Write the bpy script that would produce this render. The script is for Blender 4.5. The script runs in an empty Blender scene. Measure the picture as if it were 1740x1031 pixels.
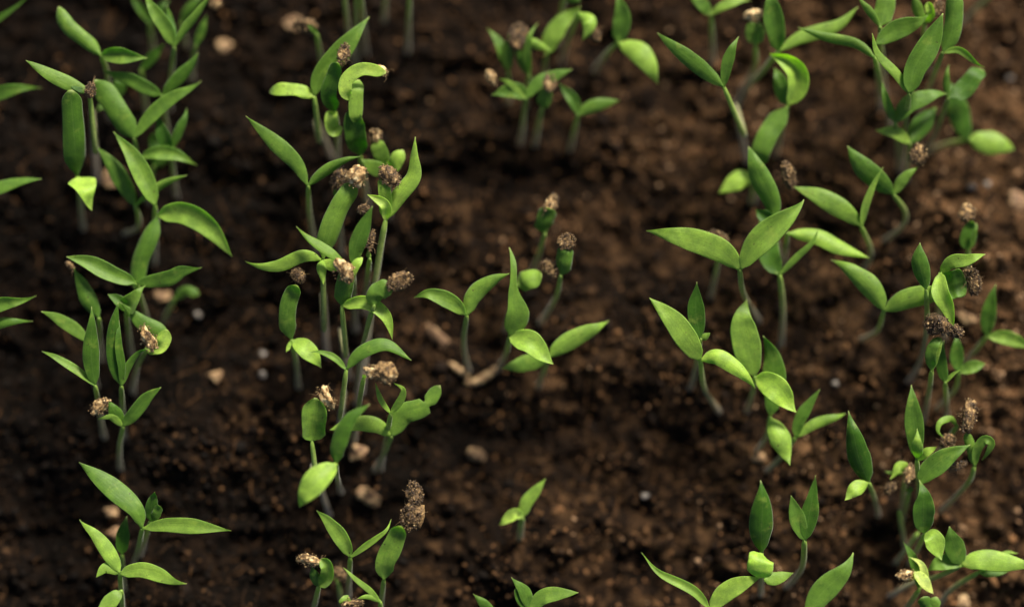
import bpy, math, random
import numpy as np
from mathutils import Vector, Matrix, noise

sc = bpy.context.scene
# ------------------------------------------------------------------ camera
CAM_LOC = (0.0, -0.08629, 0.64597)
CAM_PITCH = 82.0
CAM_LENS = 74.4
FOCUS = 0.62
cam_d = bpy.data.cameras.new('camera'); cam = bpy.data.objects.new('camera', cam_d)
sc.collection.objects.link(cam); sc.camera = cam
cam.location = CAM_LOC
cam.rotation_euler = (math.radians(90 - CAM_PITCH), 0, 0)
cam_d.lens = CAM_LENS; cam_d.sensor_width = 36; cam_d.clip_start = .01; cam_d.clip_end = 50
cam_d.dof.use_dof = True
cam_d.dof.focus_distance = FOCUS - .004
cam_d.dof.aperture_fstop = 1.6
cam_d.dof.aperture_blades = 0
# ------------------------------------------------------------------ daylight
SUN_EL, SUN_AZ = 40, 26          # azimuth: clockwise from +Y (away from the viewer), seen from above
w = bpy.data.worlds.new('World'); sc.world = w; w.use_nodes = True
nt = w.node_tree; nt.nodes.clear()
sky = nt.nodes.new('ShaderNodeTexSky'); sky.sky_type = 'NISHITA'; sky.sun_disc = False
sky.sun_elevation = math.radians(SUN_EL); sky.sun_rotation = math.radians(SUN_AZ)
sky.air_density = 1.0; sky.dust_density = 3.0; sky.ozone_density = .6
bg = nt.nodes.new('ShaderNodeBackground'); bg.inputs['Strength'].default_value = .05
wo = nt.nodes.new('ShaderNodeOutputWorld')
nt.links.new(sky.outputs[0], bg.inputs[0]); nt.links.new(bg.outputs[0], wo.inputs[0])
sd = bpy.data.lights.new('sun', 'SUN'); so = bpy.data.objects.new('sun', sd); sc.collection.objects.link(so)
sd.energy = 4.4; sd.angle = math.radians(11); sd.color = (1, .93, .80)
e, a = math.radians(SUN_EL), math.radians(SUN_AZ)
tosun = Vector((math.sin(a) * math.cos(e), math.cos(a) * math.cos(e), math.sin(e)))
so.rotation_euler = tosun.to_track_quat('Z', 'Y').to_euler()
sc.view_settings.view_transform = 'Standard'; sc.view_settings.look = 'None'
sc.view_settings.exposure = 1.1; sc.view_settings.gamma = 1
sc.cycles.max_bounces = 8; sc.cycles.diffuse_bounces = 5
MM = .001

# ------------------------------------------------------------------ materials
def mat(name):
    m = bpy.data.materials.new(name); m.use_nodes = True
    n = m.node_tree.nodes; n.clear()
    return m, n, m.node_tree.links
def ramp(n, stops):
    r = n.new('ShaderNodeValToRGB'); el = r.color_ramp.elements
    while len(el) > 1: el.remove(el[-1])
    el[0].position = stops[0][0]; el[0].color = (*stops[0][1], 1)
    for p, c in stops[1:]:
        k = el.new(p); k.color = (*c, 1)
    return r
def noise_n(n, l, scale, detail=4, rough=.6, coord='Object'):
    tc = n.new('ShaderNodeTexCoord'); t = n.new('ShaderNodeTexNoise')
    t.inputs['Scale'].default_value = scale; t.inputs['Detail'].default_value = detail; t.inputs['Roughness'].default_value = rough
    l.new(tc.outputs[coord], t.inputs['Vector']); return t
def mixc(n, l, f, a, b, mode='MIX'):
    m = n.new('ShaderNodeMix'); m.data_type = 'RGBA'; m.blend_type = mode
    for sock, v in ((m.inputs[0], f), (m.inputs[6], a), (m.inputs[7], b)):
        if hasattr(v, 'is_output'): l.new(v, sock)
        elif isinstance(v, tuple): sock.default_value = (*v, 1)
        else: sock.default_value = v
    return m.outputs[2]

def leaf_material():
    m, n, l = mat('leaf_tissue')
    oi = n.new('ShaderNodeObjectInfo')
    at = n.new('ShaderNodeAttribute'); at.attribute_name = 'leafuv'        # x across, y along
    sp = n.new('ShaderNodeSeparateXYZ'); l.new(at.outputs['Vector'], sp.inputs[0])
    sep = n.new('ShaderNodeSeparateColor'); l.new(oi.outputs['Color'], sep.inputs[0])   # R = lime amount, G = depth of green and painted leaf shade, B = paleness
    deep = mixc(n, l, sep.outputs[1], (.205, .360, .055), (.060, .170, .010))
    base = mixc(n, l, sep.outputs[0], deep, (.45, .60, .11))
    base = mixc(n, l, sep.outputs[2], base, (.66, .66, .32))
    no = noise_n(n, l, 330, 3, .6); r1 = ramp(n, [(.35, (.78, .82, .8)), (.7, (1.18, 1.12, 1.05))]); l.new(no.outputs[0], r1.inputs[0])
    base = mixc(n, l, 1.0, base, r1.outputs[0], 'MULTIPLY')
    n2 = noise_n(n, l, 3000, 2, .6); r2 = ramp(n, [(.35, (.86, .88, .85)), (.68, (1.16, 1.12, 1.1))]); l.new(n2.outputs[0], r2.inputs[0])
    base = mixc(n, l, .8, base, r2.outputs[0], 'MULTIPLY')
    # faint lengthwise veins and mottling
    mp = n.new('ShaderNodeMapping'); l.new(at.outputs['Vector'], mp.inputs[0]); mp.inputs['Scale'].default_value = (9, 2.2, 1)
    adv = n.new('ShaderNodeVectorMath'); adv.operation = 'ADD'; l.new(mp.outputs[0], adv.inputs[0]); l.new(oi.outputs['Location'], adv.inputs[1])
    ov = n.new('ShaderNodeVectorMath'); ov.operation = 'SCALE'; l.new(oi.outputs['Random'], ov.inputs['Scale']); ov.inputs[0].default_value = (37, 11, 5); l.new(ov.outputs[0], adv.inputs[1])
    vn = n.new('ShaderNodeTexNoise'); vn.inputs['Scale'].default_value = 1; vn.inputs['Detail'].default_value = 3; l.new(adv.outputs[0], vn.inputs['Vector'])
    r3 = ramp(n, [(.35, (.84, .88, .82)), (.65, (1.17, 1.1, 1.15))]); l.new(vn.outputs[0], r3.inputs[0])
    base = mixc(n, l, .42, base, r3.outputs[0], 'MULTIPLY')
    # pale bloom patches near the tip and a paler midrib
    ab = n.new('ShaderNodeMath'); ab.operation = 'ABSOLUTE'; l.new(sp.outputs[0], ab.inputs[0])
    rib = ramp(n, [(0, (1, 1, 1)), (.07, (0, 0, 0))]); l.new(ab.outputs[0], rib.inputs[0])
    rm = n.new('ShaderNodeMath'); rm.operation = 'MULTIPLY'; l.new(rib.outputs[0], rm.inputs[0]); rm.inputs[1].default_value = .16
    base = mixc(n, l, rm.outputs[0], base, (.30, .42, .12))
    edge = ramp(n, [(.86, (0, 0, 0)), (1.0, (1, 1, 1))]); l.new(ab.outputs[0], edge.inputs[0])
    em = n.new('ShaderNodeMath'); em.operation = 'MULTIPLY'; l.new(edge.outputs[0], em.inputs[0]); em.inputs[1].default_value = .2
    base = mixc(n, l, em.outputs[0], base, (.34, .50, .14))
    tipr = ramp(n, [(.95, (0, 0, 0)), (1.0, (1, 1, 1))]); l.new(sp.outputs[1], tipr.inputs[0])
    tm = n.new('ShaderNodeMath'); tm.operation = 'MULTIPLY'; l.new(tipr.outputs[0], tm.inputs[0]); tm.inputs[1].default_value = .6
    base = mixc(n, l, tm.outputs[0], base, (.55, .55, .26))
    # yellowing patches, specks of soil
    ny_ = noise_n(n, l, 190, 3, .7); ry = ramp(n, [(.58, (0, 0, 0)), (.74, (.42, .42, .42))]); l.new(ny_.outputs[0], ry.inputs[0])
    base = mixc(n, l, ry.outputs[0], base, (.42, .50, .09))
    nd = noise_n(n, l, 1150, 2, .5); rd = ramp(n, [(.715, (0, 0, 0)), (.74, (.85, .85, .85))]); l.new(nd.outputs[0], rd.inputs[0])
    base = mixc(n, l, rd.outputs[0], base, (.06, .04, .02))
    b = n.new('ShaderNodeBsdfPrincipled'); l.new(base, b.inputs['Base Color'])
    b.inputs['Roughness'].default_value = .46; b.inputs['Specular IOR Level'].default_value = .42
    b.inputs['Sheen Weight'].default_value = .22; b.inputs['Sheen Roughness'].default_value = .4
    bump = n.new('ShaderNodeBump'); bump.inputs['Strength'].default_value = .5; bump.inputs['Distance'].default_value = .0003
    nb = noise_n(n, l, 1500, 4, .7); ad = n.new('ShaderNodeMath'); l.new(nb.outputs[0], ad.inputs[0]); vm = n.new('ShaderNodeMath'); vm.operation = 'MULTIPLY'; vm.inputs[1].default_value = .6; l.new(vn.outputs[0], vm.inputs[0]); l.new(vm.outputs[0], ad.inputs[1]); l.new(ad.outputs[0], bump.inputs['Height']); l.new(bump.outputs[0], b.inputs['Normal'])
    tr = n.new('ShaderNodeBsdfTranslucent')
    tc = mixc(n, l, 1.0, base, (1.55, 1.8, .45), 'MULTIPLY'); l.new(tc, tr.inputs[0])
    mx = n.new('ShaderNodeMixShader'); mx.inputs[0].default_value = .55
    o = n.new('ShaderNodeOutputMaterial')
    l.new(b.outputs[0], mx.inputs[1]); l.new(tr.outputs[0], mx.inputs[2]); l.new(mx.outputs[0], o.inputs[0])
    return m
def stem_material():
    m, n, l = mat('stem_tissue')
    at = n.new('ShaderNodeAttribute'); at.attribute_name = 'leafuv'
    sp = n.new('ShaderNodeSeparateXYZ'); l.new(at.outputs['Vector'], sp.inputs[0])
    r = ramp(n, [(0, (.42, .35, .29)), (.25, (.34, .28, .23)), (.6, (.32, .31, .16)), (.85, (.32, .40, .11)), (1, (.27, .42, .07))]); l.new(sp.outputs[1], r.inputs[0])
    no = noise_n(n, l, 900, 3, .6); r1 = ramp(n, [(.3, (.75, .75, .75)), (.7, (1.2, 1.2, 1.2))]); l.new(no.outputs[0], r1.inputs[0])
    base = mixc(n, l, 1.0, r.outputs[0], r1.outputs[0], 'MULTIPLY')
    b = n.new('ShaderNodeBsdfPrincipled'); l.new(base, b.inputs['Base Color'])
    b.inputs['Roughness'].default_value = .45; b.inputs['Sheen Weight'].default_value = .35; b.inputs['Sheen Roughness'].default_value = .3
    tr = n.new('ShaderNodeBsdfTranslucent'); l.new(base, tr.inputs[0])
    mx = n.new('ShaderNodeMixShader'); mx.inputs[0].default_value = .42
    o = n.new('ShaderNodeOutputMaterial')
    l.new(b.outputs[0], mx.inputs[1]); l.new(tr.outputs[0], mx.inputs[2]); l.new(mx.outputs[0], o.inputs[0])
    return m
def grain_material(name, stops, rough=.85, attr='tone', scale=1400, spec=.3):
    m, n, l = mat(name)
    at = n.new('ShaderNodeAttribute'); at.attribute_name = attr
    r = ramp(n, stops); l.new(at.outputs['Fac'], r.inputs[0])
    no = noise_n(n, l, scale, 4, .7); r1 = ramp(n, [(.3, (.5, .5, .5)), (.72, (1.4, 1.35, 1.3))]); l.new(no.outputs[0], r1.inputs[0])
    base = mixc(n, l, 1.0, r.outputs[0], r1.outputs[0], 'MULTIPLY')
    b = n.new('ShaderNodeBsdfPrincipled'); l.new(base, b.inputs['Base Color'])
    b.inputs['Roughness'].default_value = rough; b.inputs['Specular IOR Level'].default_value = spec
    bump = n.new('ShaderNodeBump'); bump.inputs['Strength'].default_value = .8; bump.inputs['Distance'].default_value = .0003
    l.new(no.outputs[0], bump.inputs['Height']); l.new(bump.outputs[0], b.inputs['Normal'])
    o = n.new('ShaderNodeOutputMaterial'); l.new(b.outputs[0], o.inputs[0])
    return m
M_LEAF = leaf_material(); M_STEM = stem_material()
M_SOIL = grain_material('peat_soil', [(0, (.002, .0013, .0008)), (.35, (.008, .0045, .0025)), (.62, (.038, .021, .0098)), (.85, (.105, .058, .028)), (1, (.17, .10, .05))], .95, scale=900, spec=.06)
M_CRUMB = grain_material('peat_crumbs', [(0, (.004, .0025, .0015)), (.35, (.011, .006, .0034)), (.6, (.057, .030, .0135)), (.78, (.145, .074, .031)), (.93, (.20, .10, .045)), (1, (.30, .19, .11))], .8, scale=2000, spec=.12)
M_HUSK = grain_material('seed_husk_shell', [(0, (.03, .019, .010)), (.35, (.12, .072, .03)), (.65, (.36, .23, .095)), (1, (.70, .56, .31))], .7, scale=1500)
M_HCRUMB = grain_material('husk_crumbs', [(0, (.02, .012, .007)), (.4, (.11, .064, .030)), (.7, (.32, .21, .09)), (1, (.70, .54, .28))], .55, scale=2500, spec=.5)
M_CHIP = grain_material('wood_chip_bark', [(0, (.08, .047, .027)), (.4, (.16, .092, .05)), (.7, (.33, .22, .11)), (1, (.52, .40, .24))], .75, scale=700)
M_BEAD = grain_material('glint_bead_surface', [(0, (.12, .10, .085)), (1, (.30, .27, .24))], .25, scale=500, spec=.8)  # glossy grey of the beads that stand in for water glints

SEEDLINGS = [
 ('seedling at the top left corner with one blade crossing it',0.82,[(-169.5,72.1,-13.0),(-169.3,72.4,0.0),(-164.9,79.8,25.6)],[('n',1.99,-0.2,0.14,15,(0.27,-0.32,0.91),[(-164.9,79.8,25.6),(-157.3,85.1,27.5),(-150.3,89.4,28.7),(-144.9,93.4,29.6)])],[]),
 ('seedling cut by the left edge whose rounded leaf tip is topmost there',0.82,[(-170.8,51.4,-13.0),(-170.4,51.8,0.0),(-163.3,59.8,25.5)],[('n',4.26,0,0.14,22,(0.3,-0.46,0.83),[(-163.3,59.8,25.5),(-156.5,63.2,27.1),(-148.5,65.3,28.0),(-142.0,65.5,28.4)])],[]),
 ('seedling cut by the left edge showing a single flat leaf below the topmost one',0.82,[(-170.6,21.6,-13.0),(-170.2,22.1,0.0),(-163.1,31.1,25.5)],[('n',3.94,0,-0.03,23,(0.15,0.08,0.99),[(-163.1,31.1,25.5),(-156.5,33.9,27.0),(-146.7,37.0,28.1),(-139.7,37.8,28.5)])],[]),
 ('seedling cut by the left edge showing two leaf tips one above the other',0.82,[(-170.1,-18.9,-13.0),(-169.7,-18.2,0.0),(-161.0,-4.9,30.2)],[('n',4.77,0.05,0.24,-20,(0.26,-0.22,0.94),[(-161.0,-4.9,30.2),(-155.7,-1.9,31.7),(-147.9,0.1,32.6),(-140.3,0.5,33.0)]),('n',3.57,-0.1,-0.17,2,(0.23,-0.11,0.97),[(-161.0,-4.9,30.2),(-155.7,-6.7,29.2),(-148.7,-5.2,29.7),(-141.7,-4.8,29.8)])],[]),
 ('softly blurred seedling at top left with a folded flat leaf and a twisted left leaf',0.82,[(-125.4,61.7,-13.0),(-125.2,62.1,0.0),(-121.9,70.3,23.6),(-122.0,74.1,34.0)],[('b',4.37,0.1,-0.31,30,(0.24,-0.23,0.94),[(-122.0,74.1,34.0),(-125.6,77.6,35.6),(-130.3,80.9,36.8),(-132.8,83.8,37.2),(-134.8,87.7,38.0)]),('n',4.88,0.1,0.25,14,(0.17,-0.4,0.9),[(-122.0,74.1,34.0),(-117.7,73.9,35.2),(-112.9,73.2,35.6),(-108.3,72.7,35.9)])],[]),
 ('seedling at top left with a broad hanging leaf beside a narrow rising one',0.82,[(-107.1,64.6,-13.0),(-106.9,64.9,0.0),(-103.4,71.3,19.5),(-100.4,76.7,33.6)],[('n',4.46,0.1,0.17,-19,(-0.02,-0.37,0.93),[(-100.4,76.7,33.6),(-102.8,82.3,35.6),(-106.1,86.9,36.8),(-109.3,92.1,37.9)]),('n',2.82,0.1,-0.24,-26,(0.47,-0.46,0.75),[(-100.4,76.7,33.6),(-97.3,81.2,35.4),(-92.9,86.3,36.7),(-88.6,92.4,37.9)]),('n',3.09,-0.5,-0.19,-15,(0.36,-0.23,0.9),[(-100.4,76.7,33.6),(-102.0,84.6,31.8),(-103.0,89.7,32.3)])],[]),
 ('thin blurred seedling at top left carrying a tan seed husk',0.82,[(-100.6,74.0,-13.0),(-100.3,74.3,0.0),(-95.8,80.0,22.5)],[('n',2.73,-0.2,0.22,-11,(0.41,-0.34,0.85),[(-95.8,80.0,22.5),(-93.8,84.6,24.7),(-92.0,88.8,25.8)])],[((-89.2,92.2,26.0),1.96,1.51,(0.48,0.86,-0.15),0.8)]),
 ('half hidden seedling with one dark blade behind the folded leaf at top left',0.82,[(-113.5,59.5,-13.0),(-113.4,60.2,0.0),(-112.7,73.7,18.7)],[('n',3.08,-0.4,0.1,-15,(0.18,-0.26,0.95),[(-112.7,73.7,18.7),(-109.2,76.9,20.7),(-105.4,80.9,21.8)])],[]),
 ('seedling whose leaf points left over the narrow grey blade tip in the left row',0.82,[(-106.4,52.2,-13.0),(-106.3,52.7,0.0),(-104.3,62.8,29.6)],[('n',4.38,0,0.11,24,(0.08,-0.47,0.88),[(-104.3,62.8,29.6),(-108.7,64.9,31.0),(-114.8,67.7,32.0),(-121.9,69.3,32.6)]),('n',4.05,-0.2,-0.13,-7,(0.33,-0.38,0.86),[(-104.3,62.8,29.6),(-99.9,67.0,31.4),(-95.6,71.4,32.6),(-93.2,75.0,33.4)])],[]),
 ('seedling with a leaf rising right to a sharp tip and a folded over left leaf',0.82,[(-114.3,38.2,-13.0),(-114.2,38.7,0.0),(-112.2,49.7,30.3)],[('b',6.43,0,-0.23,-23,(0.01,-0.35,0.94),[(-112.2,49.7,30.3),(-116.0,55.5,32.6),(-119.4,61.4,33.9),(-123.5,65.9,34.7)]),('n',4.24,0.05,0.05,-26,(0.08,-0.14,0.99),[(-112.2,49.7,30.3),(-107.5,55.6,32.3),(-100.4,61.4,33.7),(-92.2,64.8,34.5)])],[]),
 ('seedling with a long left pointing leaf and a small husk at its fork',0.82,[(-128.8,41.5,-13.0),(-128.7,42.4,0.0),(-127.4,60.7,17.9),(-124.1,46.0,27.1),(-123.9,61.2,40.0)],[('n',4.33,0.15,-0.11,-10,(0.26,-0.14,0.95),[(-123.9,61.2,40.0),(-130.8,64.1,41.6),(-136.2,66.7,42.5),(-142.1,70.1,43.3)]),('n',1.82,-0.5,-0.02,-10,(0.27,-0.05,0.96),[(-123.9,61.2,40.0),(-126.7,62.1,40.8),(-130.4,63.7,41.4)])],[((-123.2,61.5,42.1),2.24,1.47,(0.17,0.97,0.15),0.2)]),
 ('seedling with an upright deep green leaf above a bright downward triangle',0.82,[(-132.9,27.1,-13.0),(-132.7,27.6,0.0),(-128.9,38.2,28.6)],[('s',6.72,-0.3,-0.28,25,(0.32,-0.2,0.93),[(-128.9,38.2,28.6),(-128.5,44.2,35.4),(-128.5,52.9,40.1),(-128.7,61.0,44.2)]),('t',8.42,0.7,0.14,18,(0.46,-0.09,0.89),[(-128.9,38.2,28.6),(-125.7,33.4,32.2),(-125.2,28.5,29.1)])],[]),
 ('shaded seedling with two short upright leaves behind the left row',0.82,[(-104.2,37.3,-13.0),(-104.1,37.8,0.0),(-101.9,47.0,26.7)],[('n',4.27,-0.6,0.17,-7,(-0.12,-0.31,0.94),[(-101.9,47.0,26.7),(-103.8,50.7,28.8),(-105.4,56.8,30.2)]),('n',3.03,-0.3,-0.31,-24,(0.2,-0.24,0.95),[(-101.9,47.0,26.7),(-99.1,52.4,29.0),(-96.0,58.3,30.4)])],[]),
 ('seedling in the left row with an arched leaf ending over bare soil at right',0.82,[(-113.0,35.5,-13.0),(-112.9,35.9,0.0),(-110.8,44.9,25.5)],[('n',4.15,0.1,0.27,-16,(0.18,-0.04,0.98),[(-110.8,44.9,25.5),(-106.8,45.9,26.8),(-100.1,45.3,27.3),(-94.3,42.4,27.2)])],[]),
 ('seedling in the left row with a pale strap leaf reaching up to a curled tip',0.82,[(-110.9,17.8,-13.0),(-110.6,18.4,0.0),(-105.7,29.6,29.0)],[('n',5.62,0.15,0.26,23,(0.31,-0.12,0.94),[(-105.7,29.6,29.0),(-108.3,36.0,31.0),(-112.3,44.1,32.7),(-117.7,50.9,34.0)])],[]),
 ('seedling in the left row with a thin brown tipped leaf pointing right',0.82,[(-120.2,26.1,-13.0),(-119.9,26.1,0.0),(-114.2,26.1,10.5),(-112.5,28.1,17.7),(-112.2,30.2,25.5)],[('n',5.0,0.0,-0.1,1,(0.1,-0.26,0.96),[(-112.2,30.2,25.5),(-115.5,36.4,27.6),(-119.3,42.6,29.0),(-123.6,47.2,30.0)]),('n',2.61,0.25,-0.25,13,(0.41,-0.54,0.73),[(-112.2,30.2,25.5),(-107.6,33.3,28.2),(-102.6,36.5,29.3),(-96.3,38.6,30.2)])],[]),
 ('seedling with the largest pale leaf of the left row arching to the lower right',0.82,[(-110.8,16.0,-13.0),(-110.6,16.5,0.0),(-105.2,27.0,27.6)],[('n',6.88,0.3,0.21,-24,(0.05,-0.33,0.94),[(-105.2,27.0,27.6),(-97.1,27.3,30.0),(-89.5,23.2,29.0),(-82.8,14.6,27.4)]),('s',5.24,-0.1,-0.26,-8,(-0.09,-0.08,0.99),[(-105.2,27.0,27.6),(-107.2,20.9,27.9),(-110.7,13.3,25.7),(-111.8,5.3,23.5)])],[]),
 ('seedling in the left row with two level leaves spread like wings',0.82,[(-111.2,-5.7,-13.0),(-111.1,-5.5,0.0),(-110.5,-0.1,14.1),(-110.7,6.4,29.2)],[('n',5.08,0.05,0.25,-8,(0.22,-0.09,0.97),[(-110.7,6.4,29.2),(-117.7,8.9,30.7),(-124.6,12.2,31.7),(-130.9,13.8,32.3)]),('n',4.79,0,0.02,-10,(0.2,-0.39,0.9),[(-110.7,6.4,29.2),(-101.3,7.6,30.6),(-96.7,9.7,31.4),(-91.8,9.6,31.7)])],[]),
 ('seedling with a brown withered leaf tip below the wing like pair',0.82,[(-126.3,-14.2,-13.0),(-126.1,-13.7,0.0),(-122.2,-3.4,25.5)],[('n',4.82,-0.2,-0.21,-22,(0.1,-0.2,0.97),[(-122.2,-3.4,25.5),(-125.0,1.7,27.4),(-127.1,6.7,28.6),(-129.4,10.8,29.5)])],[((-130.6,11.8,27.6),1.74,0.78,(0.63,-0.77,0.1),0.5)]),
 ('seedling in the left row with a small folded three cornered leaf',0.82,[(-116.7,-12.4,-13.0),(-116.6,-11.8,0.0),(-113.9,-1.5,27.2)],[('n',3.31,-0.3,0.3,-18,(0.26,-0.05,0.96),[(-113.9,-1.5,27.2),(-115.3,0.8,29.0),(-118.9,3.0,29.9)]),('t',5.91,0.15,0.29,2,(-0.08,0.05,1.0),[(-113.9,-1.5,27.2),(-111.0,1.5,30.5),(-108.3,5.6,31.5)])],[]),
 ('seedling in the left row with a bent leaf holding a golden husk',0.82,[(-116.3,-23.6,-13.0),(-116.1,-23.3,0.0),(-112.4,-17.1,15.1),(-107.6,-12.6,26.2)],[('n',5.08,-0.1,-0.17,5,(0.11,-0.15,0.98),[(-107.6,-12.6,26.2),(-104.0,-11.5,27.7),(-104.0,-7.9,28.8),(-109.1,-5.0,28.9),(-114.9,0.6,28.1)]),('n',2.44,-0.3,-0.04,-4,(0.19,-0.3,0.93),[(-107.6,-12.6,26.2),(-103.7,-13.4,26.9),(-102.4,-12.0,27.3)]),('b',4.33,0.9,0.25,-24,(0.02,0.06,1.0),[(-107.6,-12.6,26.2),(-103.2,-12.3,29.6),(-101.0,-7.6,31.2)])],[((-106.6,-9.9,31.5),3.99,2.43,(0.42,-0.9,-0.12),1.0)]),
 ('tall seedling in the left row with a dark upright leaf hooked at its tip',0.82,[(-118.5,-37.8,-13.0),(-118.3,-37.2,0.0),(-114.4,-23.9,29.0)],[('n',4.85,-0.4,-0.24,20,(0.38,-0.1,0.92),[(-114.4,-23.9,29.0),(-115.6,-17.2,32.1),(-115.7,-8.2,36.0),(-114.2,-0.5,38.4)]),('n',2.47,-0.3,0.07,15,(0.44,-0.09,0.89),[(-114.4,-23.9,29.0),(-113.9,-18.9,31.7),(-114.5,-12.3,34.8),(-114.0,-5.7,36.6)]),('n',2.45,-0.1,-0.05,-18,(0.51,-0.3,0.81),[(-114.4,-23.9,29.0),(-112.3,-18.7,30.9),(-109.2,-14.6,32.1),(-106.5,-12.7,32.6)])],[]),
 ('seedling with a narrow left blade and a taller dark green blade beside it',0.82,[(-124.5,-37.6,-13.0),(-124.4,-37.2,0.0),(-122.8,-29.0,18.7),(-122.0,-23.9,29.2)],[('n',5.01,-0.25,-0.14,-2,(0.39,-0.1,0.92),[(-122.0,-23.9,29.2),(-122.5,-16.5,33.3),(-121.9,-9.2,37.1),(-121.1,-2.6,40.1)]),('n',2.62,0.1,0.21,25,(0.43,0.25,0.87),[(-122.0,-23.9,29.2),(-126.5,-20.2,30.8),(-131.5,-16.9,31.8),(-137.4,-13.4,32.7)])],[]),
 ('seedling behind with a single pale blade tapering up to the left',0.82,[(-127.3,-22.4,-13.0),(-127.2,-21.8,0.0),(-124.3,-10.8,25.5)],[('n',3.89,0.1,-0.02,12,(0.19,-0.15,0.97),[(-124.3,-10.8,25.5),(-128.9,-7.0,27.2),(-133.6,-4.0,28.2),(-138.2,-1.7,28.8)])],[]),
 ('seedling at the foot of the left row with a tan husk on its folded leaf',0.82,[(-119.4,-46.8,-13.0),(-119.3,-46.5,0.0),(-117.3,-40.8,13.5),(-114.3,-35.4,25.0)],[('n',4.17,-0.3,-0.14,-5,(0.17,-0.09,0.98),[(-114.3,-35.4,25.0),(-116.3,-31.5,27.8),(-117.9,-28.2,29.3)]),('n',2.13,0.4,-0.09,25,(0.12,-0.28,0.95),[(-114.3,-35.4,25.0),(-117.4,-33.0,28.3),(-121.0,-33.9,29.0)]),('n',4.19,-0.1,0.07,0,(0.37,-0.27,0.89),[(-114.3,-35.4,25.0),(-110.7,-31.5,26.7),(-106.9,-27.0,27.9),(-102.8,-24.3,28.6)])],[((-120.7,-29.8,27.9),3.46,2.08,(0.82,0.55,0.17),1.0)]),
 ('small seedling with a faint yellowish hook over the soil right of the left row',0.82,[(-107.5,-1.8,-13.0),(-107.3,-1.4,0.0),(-102.2,4.8,10.2)],[('b',3.14,-0.1,-0.15,15,(0.14,0.09,0.99),[(-102.2,4.8,10.2),(-98.3,6.8,12.3),(-94.7,5.0,12.4)])],[]),
 ('seedling at bottom left with a long level leaf reaching far right',0.82,[(-115.0,-76.7,-13.0),(-114.8,-76.4,0.0),(-111.0,-70.6,13.3),(-108.1,-65.2,24.1)],[('n',6.38,0,-0.1,15,(0.34,0.11,0.93),[(-108.1,-65.2,24.1),(-109.7,-59.8,26.2),(-116.5,-53.6,27.3),(-126.3,-46.2,28.3)]),('n',4.66,0.25,0.11,9,(0.14,-0.2,0.97),[(-108.1,-65.2,24.1),(-100.5,-64.2,24.9),(-91.1,-64.8,25.0),(-82.0,-65.9,24.8)])],[]),
 ('tiny upright pair of leaves between the big leaves at bottom left',0.82,[(-113.1,-73.4,-13.0),(-112.8,-72.9,0.0),(-106.0,-62.9,22.1)],[('n',3.76,-0.4,-0.09,11,(0.3,-0.05,0.95),[(-106.0,-62.9,22.1),(-105.3,-58.8,25.3),(-104.0,-54.2,28.0)]),('b',2.79,-0.1,-0.02,14,(0.07,0.02,1.0),[(-106.0,-62.9,22.1),(-104.3,-61.4,24.2),(-102.8,-58.4,25.6)])],[]),
 ('seedling at bottom left with a lime streaked left leaf and an arched right leaf',0.82,[(-117.5,-91.1,-13.0),(-117.3,-90.5,0.0),(-114.2,-78.3,24.6)],[('n',4.31,0.45,-0.14,23,(0.28,0.05,0.96),[(-114.2,-78.3,24.6),(-116.4,-73.7,26.2),(-121.2,-67.1,27.3),(-126.6,-63.1,27.8)]),('n',4.59,0.4,0.04,-25,(0.14,-0.1,0.98),[(-114.2,-78.3,24.6),(-107.9,-77.2,26.1),(-101.9,-79.0,26.0),(-95.6,-82.6,25.5)]),('n',3.1,0.4,-0.16,9,(0.18,0.01,0.98),[(-114.2,-78.3,24.6),(-118.0,-76.7,25.8),(-120.9,-79.4,25.8)])],[]),
 ('shaded seedling with one short dark leaf under the big leaf at bottom left',0.82,[(-117.2,-84.0,-13.0),(-117.1,-83.5,0.0),(-115.2,-72.4,17.0)],[('n',4.04,-0.5,0.19,8,(0.16,-0.03,0.99),[(-115.2,-72.4,17.0),(-114.6,-67.5,19.2),(-113.6,-61.8,20.5)])],[]),
 ('seedling at the bottom edge of the left row with a pale leaf pointing down left',0.82,[(-116.9,-98.3,-13.0),(-116.8,-97.6,0.0),(-113.2,-83.3,27.1)],[('n',4.48,0.3,-0.1,7,(0.05,0.13,0.99),[(-113.2,-83.3,27.1),(-115.7,-85.8,28.2),(-120.7,-91.2,28.0)])],[]),
 ('seedling at the top of the second row bent under a dark chunky husk',0.82,[(-58.5,73.2,-13.0),(-58.5,73.4,0.0),(-58.4,77.3,14.1),(-58.6,82.1,28.4)],[('n',1.54,0,0.19,-8,(0.19,-0.16,0.97),[(-58.6,82.1,28.4),(-60.0,83.4,30.3),(-61.2,84.3,30.8)])],[((-61.9,84.5,29.5),3.53,2.12,(0.98,-0.06,-0.21),0.4)]),
 ('seedling with a short lime leaf pointing left and a long leaf rising right',0.82,[(-55.5,49.1,-13.0),(-55.7,49.5,0.0),(-59.6,58.7,14.6),(-58.0,50.9,20.9),(-58.6,61.5,33.6)],[('n',6.63,0.05,0.11,25,(0.27,-0.37,0.89),[(-58.6,61.5,33.6),(-56.6,67.5,35.9),(-50.3,74.5,37.4),(-42.2,84.6,38.8)]),('b',3.82,0.85,0.0,2,(0.14,0.04,0.99),[(-58.6,61.5,33.6),(-63.5,63.2,35.3),(-72.2,63.5,35.0)])],[]),
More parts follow.
